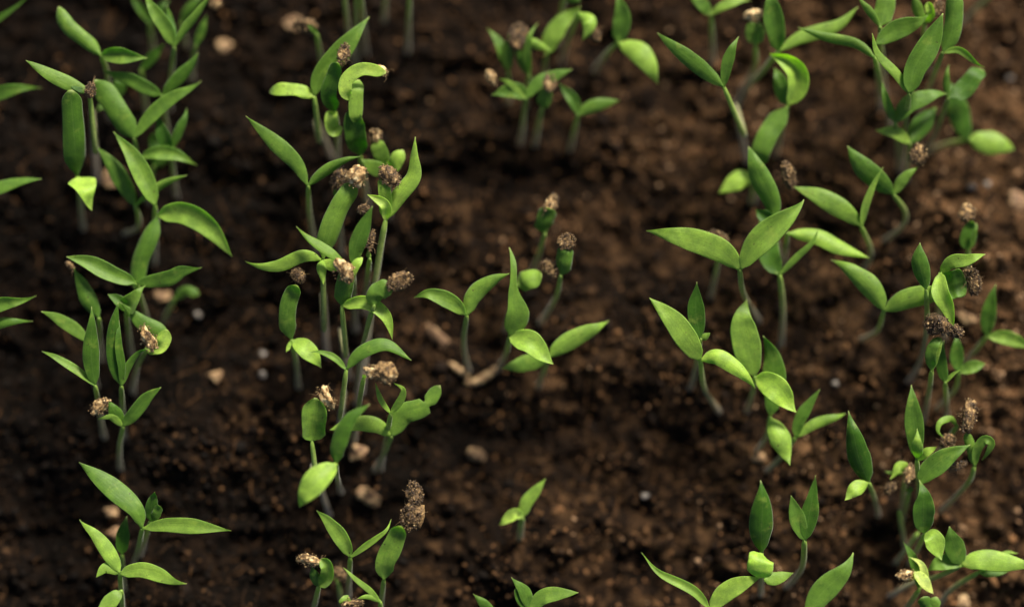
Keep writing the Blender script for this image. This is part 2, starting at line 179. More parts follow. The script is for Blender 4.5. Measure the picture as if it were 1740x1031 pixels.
 ('seedling with an upright husk on closed leaves and a curled lime leaf below',0.82,[(-54.6,45.9,-13.0),(-54.5,46.2,0.0),(-52.9,52.4,18.2),(-52.5,57.6,31.3)],[('s',4.99,-0.25,0.2,23,(-0.1,-0.21,0.97),[(-52.5,57.6,31.3),(-53.8,61.5,37.1),(-51.8,66.8,40.7),(-50.0,69.5,42.0)]),('s',4.07,0.8,0.11,30,(0.1,-0.21,0.97),[(-52.5,57.6,31.3),(-53.5,55.3,33.3),(-53.0,51.7,31.9),(-50.3,52.2,31.5)])],[((-49.4,72.7,40.5),3.32,1.66,(0.17,0.99,0.0),0.45)]),
 ('seedling with a pale looped leaf still gripped by a whitish husk',0.82,[(-44.7,34.5,-13.0),(-44.7,35.0,0.0),(-45.2,44.9,27.9)],[('s',6.33,-0.3,0.16,4,(-0.11,-0.22,0.97),[(-45.2,44.9,27.9),(-46.0,49.2,32.8),(-46.5,53.8,35.9),(-45.5,56.4,37.7)]),('s',4.26,0.35,-0.06,6,(0.17,-0.23,0.96),[(-45.9,54.1,34.9),(-46.0,54.4,37.4),(-45.7,60.0,39.6),(-45.0,65.0,40.8)]),('s',3.97,0.9,0.07,11,(0.19,-0.35,0.92),[(-46.4,59.3,37.4),(-48.6,60.9,41.2),(-48.2,64.6,42.6),(-43.9,67.5,43.1),(-37.0,66.7,42.0)])],[((-38.0,67.8,40.4),2.28,1.14,(0.74,-0.65,0.18),1.6)]),
 ('seedling with a round grey husk tucked behind the dark strap leaf',0.82,[(-38.4,30.8,-13.0),(-38.3,31.3,0.0),(-37.2,40.7,26.6)],[('s',4.68,0.2,-0.05,8,(-0.13,-0.27,0.95),[(-37.2,40.7,26.6),(-38.8,44.6,29.6),(-40.5,48.6,31.6)]),('b',4.28,0.6,0.11,7,(-0.06,-0.11,0.99),[(-37.2,40.7,26.6),(-34.9,41.8,30.1),(-32.6,45.6,32.1)]),('n',4.56,0.2,-0.03,-14,(-0.06,-0.43,0.9),[(-37.2,40.7,26.6),(-39.9,40.6,29.3),(-44.7,43.3,30.3)])],[((-40.6,50.3,30.4),2.28,1.93,(0.33,0.86,0.38),0.8)]),
 ('seedling with a long straight leaf pointing up left to a pale tip',0.82,[(-60.4,19.8,-13.0),(-60.4,20.2,0.0),(-60.7,28.4,21.0),(-59.9,34.5,34.7)],[('n',5.04,0.05,-0.12,-17,(-0.06,-0.36,0.93),[(-59.9,34.5,34.7),(-63.6,40.9,36.3),(-70.3,47.4,37.3),(-77.8,54.4,38.2)]),('n',3.17,0.05,-0.3,-2,(0.25,-0.47,0.84),[(-59.9,34.5,34.7),(-55.3,37.9,36.6),(-49.7,41.1,37.6),(-44.3,42.7,37.7)])],[]),
 ('seedling with a dark ragged husk left of the large pale husk',0.82,[(-52.8,19.9,-13.0),(-52.8,20.2,0.0),(-52.2,25.8,15.4),(-51.9,32.0,30.2)],[('n',1.8,0.1,0.06,5,(0.02,-0.2,0.98),[(-51.9,32.0,30.2),(-52.0,33.1,31.3),(-52.1,34.2,32.4)])],[((-50.9,36.7,32.6),2.96,2.44,(0.49,0.83,0.27),0.15)]),
 ('seedling with a pale furry leaf ending in a large cream and brown husk',0.82,[(-56.8,-12.7,-13.0),(-56.8,-11.8,0.0),(-57.0,5.3,14.3),(-55.8,-6.4,21.5),(-55.4,12.4,34.9)],[('s',6.45,0.15,-0.32,-5,(0.3,-0.27,0.91),[(-55.4,12.4,34.9),(-53.1,19.0,39.1),(-49.5,27.2,41.6),(-44.9,33.4,43.4)]),('n',4.04,0.5,-0.07,20,(0.12,-0.29,0.95),[(-55.4,12.4,34.9),(-60.8,13.3,36.6),(-68.7,10.4,35.7),(-78.3,10.5,35.7)]),('s',3.27,0.6,-0.09,-24,(0.07,-0.34,0.94),[(-55.4,12.4,34.9),(-52.2,10.4,36.4),(-48.4,11.2,37.0)]),('n',2.97,0.4,-0.26,2,(0.03,-0.16,0.99),[(-55.4,12.4,34.9),(-55.5,9.9,37.4),(-54.8,4.7,37.1)])],[((-44.8,35.4,44.0),3.44,3.1,(0.57,0.79,0.21),1.0)]),
 ('tall thick stemmed seedling with yellow leaves and a curled pale one at right',1.0,[(-46.7,-24.7,-13.0),(-46.5,-23.6,0.0),(-42.7,-3.1,16.8),(-39.0,15.2,30.3),(-37.0,23.8,36.5)],[('n',3.11,0.95,0.27,17,(0.1,-0.16,0.98),[(-37.0,23.8,36.5),(-36.7,27.2,39.8),(-38.5,29.0,40.6),(-42.1,30.6,41.3)]),('s',3.85,0.3,0.18,7,(0.01,-0.19,0.98),[(-37.0,23.8,36.5),(-36.9,30.2,39.8),(-37.7,35.9,41.5)]),('n',4.9,0.55,-0.23,35,(-0.03,-0.17,0.99),[(-37.0,23.8,36.5),(-33.1,30.4,39.5),(-28.9,35.7,41.3),(-28.5,41.9,43.2),(-28.0,47.0,44.5)])],[((-35.6,35.7,42.4),3.79,2.58,(0.64,-0.75,-0.14),0.5)]),
 ('seedling with a slim dark green leaf in front of the thick stem',0.82,[(-48.3,-4.3,-13.0),(-48.2,-3.6,0.0),(-46.1,10.0,39.0)],[('n',4.9,-0.2,0.28,6,(0.33,-0.24,0.91),[(-46.1,10.0,39.0),(-45.0,15.8,42.2),(-43.0,20.6,44.0),(-40.2,26.4,46.0)])],[((-43.0,26.0,42.6),1.71,1.37,(0.94,0.32,0.14),0.4)]),
 ('seedling with a smudge of brown husk clinging to the thick stem',0.82,[(-45.9,1.3,-13.0),(-45.7,1.8,0.0),(-41.7,12.9,34.0)],[('n',1.53,0.4,-0.32,-20,(0.29,-0.1,0.95),[(-41.7,12.9,34.0),(-41.9,14.1,34.6),(-42.2,15.3,35.3)])],[((-41.1,18.0,36.8),2.93,1.03,(0.17,0.98,0.1),0.3)]),
 ('seedling with a brown and white husk at the crossing of its narrow leaves',0.82,[(-49.7,-19.8,-13.0),(-49.8,-19.1,0.0),(-51.5,-5.5,14.8),(-49.3,-14.3,21.7),(-49.7,-1.1,34.0)],[('s',5.45,0.0,-0.23,7,(0.14,-0.15,0.98),[(-49.7,-1.1,34.0),(-48.7,3.5,38.4),(-47.4,8.7,40.5)]),('n',3.05,0.15,-0.09,-4,(0.24,0.03,0.97),[(-47.4,9.4,39.6),(-52.8,13.6,41.5),(-58.0,17.1,41.4),(-62.6,20.5,41.2)]),('b',2.79,0.6,-0.14,25,(-0.07,-0.08,0.99),[(-47.8,5.2,38.4),(-46.0,8.7,40.5),(-43.9,12.3,41.5)]),('n',4.15,0.65,0.28,22,(0.1,-0.07,0.99),[(-49.7,-1.1,34.0),(-43.1,-0.4,36.4),(-37.3,-3.8,36.4),(-34.2,-11.0,34.9)])],[((-48.5,8.0,41.9),3.61,2.92,(0.5,-0.85,-0.18),1.0)]),
 ('seedling in the second row with a thin left leaf and a wide arched right leaf',0.82,[(-53.2,-37.8,-13.0),(-53.0,-37.2,0.0),(-50.2,-24.2,15.0),(-50.7,-32.8,22.5),(-48.1,-19.9,35.3)],[('n',2.11,0.1,0.29,0,(0.29,0.26,0.92),[(-48.1,-19.9,35.3),(-51.8,-16.5,36.5),(-58.3,-13.9,36.9)]),('n',4.26,-0.05,-0.12,25,(0.03,0.14,0.99),[(-48.1,-19.9,35.3),(-43.9,-15.3,37.4),(-36.6,-12.8,38.2),(-29.1,-17.3,37.2)])],[]),
 ('seedling with a brown cap on a narrow upright leaf at the left of its row',0.82,[(-65.3,-22.5,-13.0),(-65.3,-22.2,0.0),(-64.6,-16.2,14.7),(-64.8,-10.3,27.7)],[('s',5.15,-0.05,-0.14,-1,(0.1,-0.14,0.99),[(-64.8,-10.3,27.7),(-65.8,-5.1,31.7),(-64.9,0.6,34.4),(-62.6,5.2,36.0)]),('n',5.67,0.55,0.07,-3,(0.25,0.05,0.97),[(-64.8,-10.3,27.7),(-60.5,-13.1,29.8),(-55.6,-18.4,28.4)]),('n',1.35,0.6,0.16,17,(0.22,-0.17,0.96),[(-64.8,-10.3,27.7),(-65.6,-12.1,27.9),(-66.4,-13.9,28.1)])],[((-62.4,7.9,34.8),2.42,1.91,(0.62,-0.77,0.18),0.35)]),
 ('seedling holding a dark crusty husk out to the right of the second row',0.82,[(-47.7,-27.8,-13.0),(-47.6,-27.3,0.0),(-45.3,-15.7,18.2),(-42.0,-6.0,32.2),(-39.9,-1.4,39.0)],[('b',5.45,0.05,-0.15,23,(0.08,-0.16,0.98),[(-39.9,-1.4,39.0),(-39.1,1.7,41.3),(-34.8,4.2,42.1)])],[((-32.4,5.0,42.0),3.75,2.39,(0.89,0.44,-0.11),0.45)]),
 ('seedling with a thin stem under the two lobed pale husk',0.82,[(-48.6,-41.3,-13.0),(-48.5,-40.8,0.0),(-45.7,-30.8,20.0),(-43.0,-22.3,35.7)],[('n',1.49,0.7,-0.15,-18,(-0.02,-0.07,1.0),[(-43.0,-22.3,35.7),(-42.8,-21.9,36.5),(-42.5,-21.4,37.2)])],[((-40.7,-21.0,39.7),2.22,2.05,(0.96,0.04,-0.28),1.6),((-36.4,-21.4,40.0),3.07,3.24,(0.5,0.83,0.24),0.8)]),
 ('seedling with two thin leaves bent together into a heart',0.82,[(-40.3,-47.4,-13.0),(-40.2,-47.0,0.0),(-37.6,-39.3,16.9),(-35.3,-32.2,31.1)],[('n',1.73,0.3,-0.03,8,(0.34,0.07,0.94),[(-35.3,-32.2,31.1),(-38.1,-28.4,33.4),(-39.6,-23.7,35.5)]),('n',2.22,0.5,0.14,30,(0.11,-0.1,0.99),[(-35.3,-32.2,31.1),(-32.3,-28.5,34.2),(-31.5,-25.6,36.1),(-34.4,-24.1,36.9)])],[]),
 ('seedling with a knobbly right leaf and a pale left leaf crossing its neighbour',0.82,[(-42.2,-47.7,-13.0),(-42.0,-47.4,0.0),(-37.7,-41.8,14.9),(-35.4,-38.2,23.3)],[('k',6.5,0.1,-0.13,2,(0.16,-0.2,0.97),[(-35.4,-38.2,23.3),(-32.0,-32.2,26.0),(-25.6,-29.7,26.8),(-21.1,-23.5,27.2)]),('n',4.95,0.5,-0.14,2,(0.06,-0.18,0.98),[(-35.4,-38.2,23.3),(-39.9,-35.3,25.8),(-45.9,-34.8,26.5),(-53.5,-36.6,26.3)])],[]),
 ('seedling with a white patched husk on a broad folded leaf',0.82,[(-54.9,-62.1,-13.0),(-55.1,-61.3,0.0),(-59.5,-46.1,12.6),(-57.4,-55.1,18.6),(-58.4,-39.9,28.9)],[('b',6.97,0.15,0.5,13,(0.25,-0.09,0.96),[(-58.4,-39.9,28.9),(-57.7,-34.0,33.0),(-56.9,-28.0,35.7)])],[((-53.8,-27.8,35.5),3.61,2.58,(0.42,-0.89,-0.18),1.2)]),
 ('seedling with a broad pale leaf hanging lower left and a dark leaf behind',0.82,[(-52.0,-53.8,-13.0),(-52.0,-53.7,0.0),(-51.4,-50.2,22.7),(-50.4,-47.2,39.0)],[('n',5.0,-0.25,-0.16,-2,(-0.16,0.06,0.98),[(-50.4,-47.2,39.0),(-49.8,-42.4,41.8),(-46.5,-35.2,44.2),(-40.6,-30.7,44.6)]),('o',7.07,0.6,0.23,2,(-0.1,0.12,0.99),[(-50.4,-47.2,39.0),(-55.3,-52.1,42.0),(-61.6,-59.9,40.0)])],[]),
 ('seedling low in the second row with a plump left and thread thin right leaf',0.82,[(-49.6,-85.8,-13.0),(-49.5,-85.3,0.0),(-47.2,-73.6,24.1)],[('n',4.8,0.3,0.16,-4,(-0.17,-0.2,0.97),[(-47.2,-73.6,24.1),(-48.8,-69.4,25.7),(-52.6,-64.3,27.0),(-56.5,-59.8,27.5)]),('n',1.89,0.4,0.12,7,(0.28,-0.28,0.92),[(-47.2,-73.6,24.1),(-42.1,-69.9,25.7),(-37.0,-66.3,26.7),(-34.6,-63.4,27.0)])],[]),
 ('seedling carrying the tallest shaggy clump of husk and fibres',0.82,[(-40.1,-92.0,-13.0),(-40.0,-91.4,0.0),(-37.4,-80.2,23.2)],[('s',5.75,0.15,0.25,-6,(0.05,-0.02,1.0),[(-37.4,-80.2,23.2),(-36.8,-75.1,26.7),(-34.5,-70.1,28.8),(-32.0,-64.2,30.6)])],[((-29.0,-62.0,29.9),4.12,3.09,(0.26,0.95,0.2),0.35),((-28.2,-55.4,30.5),3.43,2.23,(-0.17,0.98,-0.07),0.15)]),
 ('seedling at lower left of the second row with a log shaped husk',0.82,[(-61.0,-92.8,-13.0),(-60.8,-92.3,0.0),(-56.4,-81.9,22.2)],[('n',3.31,-0.2,-0.14,17,(-0.06,-0.06,1.0),[(-56.4,-81.9,22.2),(-57.5,-78.9,24.8),(-58.2,-76.3,26.3)]),('s',4.15,0.25,0.4,10,(-0.13,0.01,0.99),[(-56.4,-81.9,22.2),(-53.7,-79.4,25.4),(-53.6,-76.3,27.2),(-55.5,-74.3,28.0)])],[((-58.5,-74.4,26.4),4.13,2.06,(1.0,-0.09,0.03),0.9)]),
 ('blurred low seedling with a small reddish husk between two taller ones',0.82,[(-51.0,-89.2,-13.0),(-51.0,-88.8,0.0),(-51.9,-80.1,10.2)],[('n',1.52,0.1,0.16,21,(-0.02,-0.09,1.0),[(-51.9,-80.1,10.2),(-52.4,-79.5,10.5),(-52.9,-78.8,10.8)])],[((-51.4,-78.3,10.4),2.28,1.75,(0.75,-0.65,0.12),0.3)]),
 ('seedling at the bottom edge with two thin arching leaves meeting at right',0.82,[(-39.1,-98.1,-13.0),(-39.0,-97.6,0.0),(-38.4,-86.5,22.7)],[('n',1.77,0.3,0.02,0,(0.06,-0.02,1.0),[(-38.4,-86.5,22.7),(-41.3,-83.3,24.6),(-45.3,-80.1,25.5),(-49.1,-76.5,26.0)]),('n',1.48,0.3,-0.22,4,(0.06,-0.1,0.99),[(-38.4,-86.5,22.7),(-42.1,-85.0,24.9),(-45.3,-85.8,25.1)])],[]),
 ('seedling at the bottom edge with its husk just poking into view',0.82,[(-47.9,-98.9,-13.0),(-47.9,-98.4,0.0),(-47.8,-88.2,21.6)],[('b',3.5,0.4,-0.28,-14,(0.21,0.07,0.98),[(-47.8,-88.2,21.6),(-48.3,-86.7,23.0),(-48.8,-85.3,24.3)])],[((-46.4,-87.2,24.5),2.92,2.06,(0.97,0.2,-0.16),0.7)]),
 ('blurred bare stem at the top of the second row,left one of three',0.82,[(-50.2,81.2,-13.0),(-50.2,81.9,0.0),(-50.2,95.2,38.3)],[],[]),
 ('blurred bare stem at the top of the second row,middle one of three',0.82,[(-49.0,77.6,-13.0),(-48.8,78.5,0.0),(-46.0,95.5,38.3)],[],[]),
 ('blurred bare stem at the top of the second row,right one of three',0.82,[(-45.8,82.2,-13.0),(-45.7,82.8,0.0),(-45.0,94.8,38.3)],[],[]),
 ('short blurred stem far back between the second row and the centre',0.82,[(-32.8,83.2,-13.0),(-32.7,83.8,0.0),(-30.4,94.6,34.0)],[],[]),
 ('faint stem at the top edge beside the far back one',0.82,[(-40.4,93.0,-13.0),(-40.3,93.3,0.0),(-37.9,99.0,25.5)],[],[]),
 ('seedling at top centre with a short blade pointing up left',0.82,[(-1.1,67.5,-13.0),(-1.1,67.7,0.0),(-1.1,72.5,20.3)],[('n',3.43,0,0.09,-25,(0.17,-0.18,0.97),[(-1.1,72.5,20.3),(-3.2,79.3,22.9),(-7.1,85.3,24.1)]),('n',2.79,0.1,0.29,26,(0.14,-0.25,0.96),[(-1.1,72.5,20.3),(-1.2,77.6,23.7),(-0.7,82.7,26.1)])],[]),
 ('seedling at top centre with a black crumbly husk between its leaves',0.82,[(4.0,65.6,-13.0),(4.0,65.8,0.0),(5.2,71.2,21.3)],[('n',3.09,-0.2,-0.29,18,(0.11,-0.2,0.97),[(5.2,71.2,21.3),(2.8,75.6,24.3),(1.1,80.1,26.5)]),('n',2.33,0.1,0.08,24,(-0.18,-0.24,0.96),[(5.2,71.2,21.3),(4.6,77.8,26.2),(6.2,85.0,29.6)]),('n',2.94,0.5,-0.24,-11,(-0.08,-0.37,0.93),[(5.0,81.1,26.7),(6.8,79.5,27.0),(11.9,77.4,25.6)])],[((1.8,82.2,25.4),3.92,2.85,(0.25,0.96,-0.11),0.1)]),
 ('seedling at top centre with a long arched pale leaf',0.82,[(9.9,74.1,-13.0),(9.9,74.3,0.0),(10.4,78.0,20.4)],[('n',5.67,0.3,0.06,-4,(-0.2,-0.14,0.97),[(10.4,78.0,20.4),(12.2,82.8,22.6),(15.8,87.6,23.8),(20.7,91.3,24.2)])],[]),
 ('seedling at top centre with a lime drooping tip beside a brown husk',0.82,[(15.2,80.8,-13.0),(15.3,80.9,0.0),(17.2,84.1,12.8),(20.2,88.7,28.2)],[('n',4.36,0.5,-0.3,-24,(0.17,-0.25,0.95),[(20.2,88.7,28.2),(23.1,85.6,30.6),(22.7,82.7,30.2),(21.0,79.9,28.4)])],[((24.4,82.8,27.7),2.65,1.59,(0.69,-0.71,0.13),0.35)]),
 ('seedling cut by the top edge behind the arched pale leaf',0.82,[(13.7,86.1,-13.0),(13.8,86.6,0.0),(16.0,96.0,25.5)],[('n',4.6,-0.3,-0.28,-23,(0.01,-0.23,0.97),[(16.0,96.0,25.5),(18.2,94.2,26.3),(20.4,92.3,27.1)])],[]),
 ('seedling at top centre with a cupped left leaf and a raised right leaf',0.82,[(2.5,54.2,-13.0),(2.6,54.6,0.0),(4.2,62.8,26.0)],[('n',4.71,0,0.14,20,(0.0,-0.19,0.98),[(4.2,62.8,26.0),(0.8,65.1,27.1),(-6.2,63.8,26.9)]),('n',4.21,0.0,-0.05,-10,(-0.14,-0.05,0.99),[(4.2,62.8,26.0),(8.4,67.6,27.4),(18.0,71.3,28.0)]),('n',2.13,0.3,-0.02,23,(0.04,-0.19,0.98),[(4.2,62.8,26.0),(-0.6,66.9,28.3),(-3.9,67.9,28.8)])],[((-6.2,68.9,27.6),2.47,1.59,(0.5,-0.87,-0.05),1.1)]),
 ('seedling at top centre with an upright husk on a closed stubby leaf',0.82,[(6.9,53.7,-13.0),(7.0,54.0,0.0),(9.0,60.6,23.1)],[('s',4.63,-0.1,0.11,-18,(-0.25,-0.14,0.96),[(9.0,60.6,23.1),(9.7,62.6,25.3),(10.8,65.4,27.2)])],[((11.1,67.6,26.9),3.01,2.13,(0.17,0.98,0.06),0.6)]),
 ('small seedling at top centre with a right leaf like an open wing',0.82,[(17.9,52.4,-13.0),(18.0,52.7,0.0),(19.9,58.7,22.0)],[('n',3.51,-0.2,0.24,3,(-0.03,-0.23,0.97),[(19.9,58.7,22.0),(18.6,62.8,23.3),(14.2,68.0,24.1)]),('n',3.98,0.05,-0.16,3,(-0.01,-0.3,0.95),[(19.9,58.7,22.0),(24.1,61.1,23.1),(32.3,62.9,23.3)])],[]),
 ('seedling right of top centre with a big cream green leaf hanging right',0.82,[(25.6,77.6,-13.0),(25.8,77.7,0.0),(28.8,79.3,14.9),(31.9,80.3,25.5)],[('n',5.4,-0.1,0.15,1,(-0.2,-0.27,0.94),[(31.9,80.3,25.5),(33.2,87.1,28.7),(31.4,94.0,31.3)]),('o',6.73,0.45,-0.17,-7,(0.1,-0.1,0.99),[(31.9,80.3,25.5),(38.8,76.0,28.3),(44.1,67.4,26.4)])],[]),
 ('seedling in the middle with a golden husk atop closed leaves,the upper of two',0.82,[(6.3,14.1,-13.0),(6.4,14.3,0.0),(8.2,18.1,12.6),(9.8,22.2,23.6)],[('b',5.5,-0.1,-0.4,11,(0.12,-0.19,0.97),[(9.8,22.2,23.6),(9.8,24.7,26.4),(11.0,29.2,28.9)])],[((11.5,30.5,28.0),2.98,1.93,(0.5,0.87,0.03),0.8)]),
 ('seedling in the middle with a round husk and a straw on closed leaves',0.82,[(8.5,-2.1,-13.0),(8.7,-1.8,0.0),(13.2,3.9,17.3),(14.4,8.9,28.2)],[('b',4.86,-0.1,-0.4,-21,(-0.25,-0.1,0.96),[(14.4,8.9,28.2),(14.9,11.9,31.0),(15.9,16.8,33.5)])],[((16.1,18.0,32.6),2.61,2.43,(0.17,0.92,0.35),0.6)]),
 ('short seedling in the middle with a cupped pale leaf holding a crumbly husk',0.82,[(-2.4,-4.2,-13.0),(-2.2,-3.6,0.0),(1.4,6.7,23.8)],[('b',6.33,0.3,-0.17,20,(-0.08,0.16,0.98),[(1.4,6.7,23.8),(4.4,8.0,26.8),(9.0,8.6,27.4)])],[((11.5,11.1,27.6),2.97,2.27,(0.87,-0.5,-0.06),0.5)]),
 ('seedling in the middle with one leaf left and one arched up to the right',0.82,[(-13.1,-17.1,-13.0),(-13.2,-16.7,0.0),(-14.5,-10.1,16.1),(-13.3,-3.3,30.4)],[('n',4.63,0.15,0.17,-24,(-0.0,-0.25,0.97),[(-13.3,-3.3,30.4),(-17.6,0.3,32.0),(-23.7,2.6,32.8),(-29.0,2.1,32.6)]),('n',5.1,0.15,-0.29,-18,(0.11,-0.25,0.96),[(-13.3,-3.3,30.4),(-11.2,2.1,32.2),(-6.2,6.2,33.3),(-0.7,8.7,33.6)])],[]),
 ('seedling in the middle with a spire shaped leaf and a bright pointed one in front',0.82,[(-4.5,-16.2,-13.0),(-4.3,-16.0,0.0),(-1.8,-12.6,14.2),(-0.7,-9.0,25.5)],[('w',7.24,0.1,0.1,-14,(0.27,-0.15,0.95),[(-0.7,-9.0,25.5),(1.4,-3.1,29.7),(0.3,4.4,32.6),(1.0,15.3,36.0)]),('o',6.93,0.5,0.28,9,(0.13,0.07,0.99),[(-0.7,-9.0,25.5),(5.5,-11.6,29.4),(11.4,-17.6,27.6)])],[]),
 ('seedling in the middle with a creased leaf stretched to the right',0.82,[(8.0,-21.6,-13.0),(8.1,-21.3,0.0),(11.0,-14.6,22.1)],[('n',5.52,0.3,-0.23,6,(0.07,-0.3,0.95),[(11.0,-14.6,22.1),(15.0,-11.4,23.6),(22.0,-7.7,24.7),(29.1,-4.6,25.0)]),('n',5.13,0.15,-0.17,-9,(0.02,-0.2,0.98),[(11.0,-14.6,22.1),(4.3,-16.4,21.2),(-3.1,-17.9,20.6)])],[]),
 ('smallest seedling alone on the soil with two lime tipped leaves',1.0,[(2.3,-68.0,-13.0),(2.3,-67.7,0.0),(3.0,-61.5,13.6)],[('n',3.93,0.35,-0.1,-6,(0.05,-0.09,0.99),[(3.0,-61.5,13.6),(4.3,-57.3,15.0),(6.8,-54.2,15.8),(10.0,-50.3,16.3)]),('n',3.71,0.9,0.2,8,(0.07,-0.25,0.96),[(3.0,-61.5,13.6),(0.6,-60.6,15.1),(-3.8,-64.0,14.2)])],[]),
 ('seedling at the bottom centre with a split tipped leaf and a rounded right leaf',0.82,[(5.3,-101.7,-13.0),(5.3,-101.1,0.0),(5.1,-88.8,24.1)],[('n',3.75,0.0,-0.05,18,(0.15,0.09,0.98),[(5.1,-88.8,24.1),(3.7,-83.8,26.4),(0.0,-79.7,27.7)]),('n',4.56,0.15,0.05,4,(-0.01,-0.01,1.0),[(5.1,-88.8,24.1),(9.8,-84.7,25.7),(19.3,-83.8,25.9)]),('s',3.22,-0.3,-0.07,-21,(0.12,0.06,0.99),[(5.1,-88.8,24.1),(2.6,-85.3,25.5),(1.7,-81.9,26.4)])],[]),
 ('seedling at the bottom edge with only a single leaf tip left of the centre pair',0.82,[(-3.5,-102.5,-13.0),(-3.5,-101.9,0.0),(-4.8,-90.6,23.0)],[('n',3.08,-0.1,-0.19,-24,(-0.19,-0.19,0.96),[(-4.8,-90.6,23.0),(-7.8,-87.5,24.9),(-11.1,-84.3,25.9)])],[]),
 ('seedling at the top edge with thin leaves forming a shallow V',0.82,[(62.7,80.1,-13.0),(62.7,80.4,0.0),(61.2,84.9,16.7),(59.9,88.3,27.1)],[('n',3.77,-0.05,-0.02,14,(0.08,-0.1,0.99),[(59.9,88.3,27.1),(57.3,90.9,29.0),(52.6,94.7,30.1)]),('n',3.04,0.3,-0.03,20,(-0.22,0.01,0.98),[(59.9,88.3,27.1),(63.5,90.6,28.9),(71.5,92.9,29.8)])],[]),
 ('seedling with a cream flat husk balanced on a closed nodding leaf',0.82,[(72.0,71.3,-13.0),(72.1,71.5,0.0),(74.2,75.4,16.2),(73.2,79.2,26.8)],[('s',3.3,0.1,-0.05,-2,(-0.04,-0.25,0.97),[(73.2,79.2,26.8),(71.6,81.9,29.1),(71.7,85.1,30.6)]),('s',3.06,0.2,-0.22,-18,(-0.35,-0.24,0.91),[(73.2,79.2,26.8),(74.1,81.9,29.1),(72.9,85.1,30.6)])],[((72.2,87.1,30.5),3.01,1.95,(0.96,0.25,0.11),1.7)]),
 ('seedling with a tall upright leaf cut by the top edge and a swooping right leaf',0.95,[(69.7,65.6,-13.0),(69.8,65.8,0.0),(72.1,69.6,10.1),(76.4,73.2,20.5),(79.7,76.5,28.9)],[('n',5.93,-0.15,0.23,-18,(-0.19,-0.28,0.94),[(79.7,76.5,28.9),(78.9,81.7,31.7),(77.5,87.4,34.0),(76.6,94.0,36.2)]),('n',4.45,0.3,-0.15,-18,(-0.22,-0.13,0.97),[(79.7,76.5,28.9),(86.3,80.5,30.6),(97.0,83.7,32.0),(103.3,89.2,32.6)])],[]),
 ('seedling with a long dark edged left leaf and a thin upturned right leaf',0.82,[(73.1,48.9,-13.0),(72.9,49.5,0.0),(68.1,62.9,16.5),(69.7,51.9,24.6),(62.4,63.5,37.7)],[('n',4.81,0.0,-0.17,-1,(-0.16,-0.35,0.92),[(62.4,63.5,37.7),(55.4,68.8,39.4),(48.8,73.8,40.6),(42.2,78.8,41.0)]),('n',3.58,0.0,0.25,-7,(-0.38,-0.16,0.91),[(62.4,63.5,37.7),(63.5,70.4,40.5),(65.9,77.4,43.0)])],[]),
 ('seedling with a large yellow curled leaf above a long strap leaf',0.82,[(82.1,51.0,-13.0),(82.1,51.4,0.0),(82.4,60.3,27.4)],[('o',6.44,0.7,0.5,35,(0.12,-0.15,0.98),[(82.4,60.3,27.4),(84.6,65.0,30.0),(84.4,69.6,32.1),(80.8,72.9,33.1),(76.5,74.4,32.8)]),('n',4.84,-0.1,0.27,-20,(-0.14,-0.24,0.96),[(82.4,60.3,27.4),(80.2,67.4,27.8),(78.9,71.8,28.4)]),('s',6.25,0.05,-0.14,9,(-0.21,-0.17,0.96),[(82.4,60.3,27.4),(76.5,51.8,26.7),(72.9,42.6,24.6)])],[]),
 ('seedling with a lime leaf swept down left and a thick short stem',1.2,[(74.6,36.1,-13.0),(74.5,36.3,0.0),(73.6,40.3,17.0)],[('o',6.02,0.7,-0.22,-16,(-0.16,-0.06,0.99),[(73.6,40.3,17.0),(68.4,39.6,18.8),(62.5,35.8,16.9)])],[]),
 ('seedling with a yellow speckled leaf standing up behind the widest pair',0.82,[(82.5,18.0,-13.0),(82.2,18.4,0.0),(77.7,25.7,28.9)],[('n',6.59,0.0,-0.18,-22,(-0.38,-0.28,0.88),[(77.7,25.7,28.9),(76.5,30.9,30.5),(73.0,37.8,32.4),(69.7,46.0,34.6)]),('n',3.9,-0.5,0.28,-7,(-0.14,-0.23,0.96),[(77.7,25.7,28.9),(74.3,26.9,28.1),(72.3,28.7,27.9)])],[]),
 ('seedling with the widest pair of pale leaves spread in a V',0.9,[(76.4,-1.7,-13.0),(76.1,-1.4,0.0),(68.9,4.0,23.2),(66.1,8.9,39.0)],[('n',7.1,0.4,-0.03,-11,(-0.13,-0.27,0.95),[(66.1,8.9,39.0),(60.9,13.6,42.0),(51.9,17.1,42.9),(38.8,19.9,42.4)]),('o',7.6,0.25,0.13,-18,(-0.02,-0.28,0.96),[(66.1,8.9,39.0),(70.6,15.7,42.8),(77.3,21.8,44.5),(85.6,27.4,45.3)])],[]),
 ('seedling with a thread thin leaf rising right and a dark leaf behind the wide pair',0.9,[(82.5,-9.6,-13.0),(82.5,-9.1,0.0),(81.6,0.8,14.4),(79.4,9.5,25.5)],[('n',6.69,-0.35,0.1,23,(-0.26,-0.22,0.94),[(79.4,9.5,25.5),(76.6,15.4,24.5),(75.8,22.7,23.0),(73.3,29.0,22.3)]),('n',2.08,0.15,-0.05,25,(0.13,-0.38,0.92),[(79.4,9.5,25.5),(84.3,14.4,27.5),(88.6,18.4,29.1),(90.5,22.3,30.2)])],[]),
 ('seedling with a lone pale leaf slanting down right to a fine tip',0.82,[(83.7,16.3,-13.0),(83.7,16.5,0.0),(81.9,22.0,25.5)],[('o',5.34,0.5,-0.28,15,(-0.06,0.13,0.99),[(81.9,22.0,25.5),(90.0,21.1,26.8),(96.9,18.0,26.4),(106.2,14.7,24.9)])],[]),
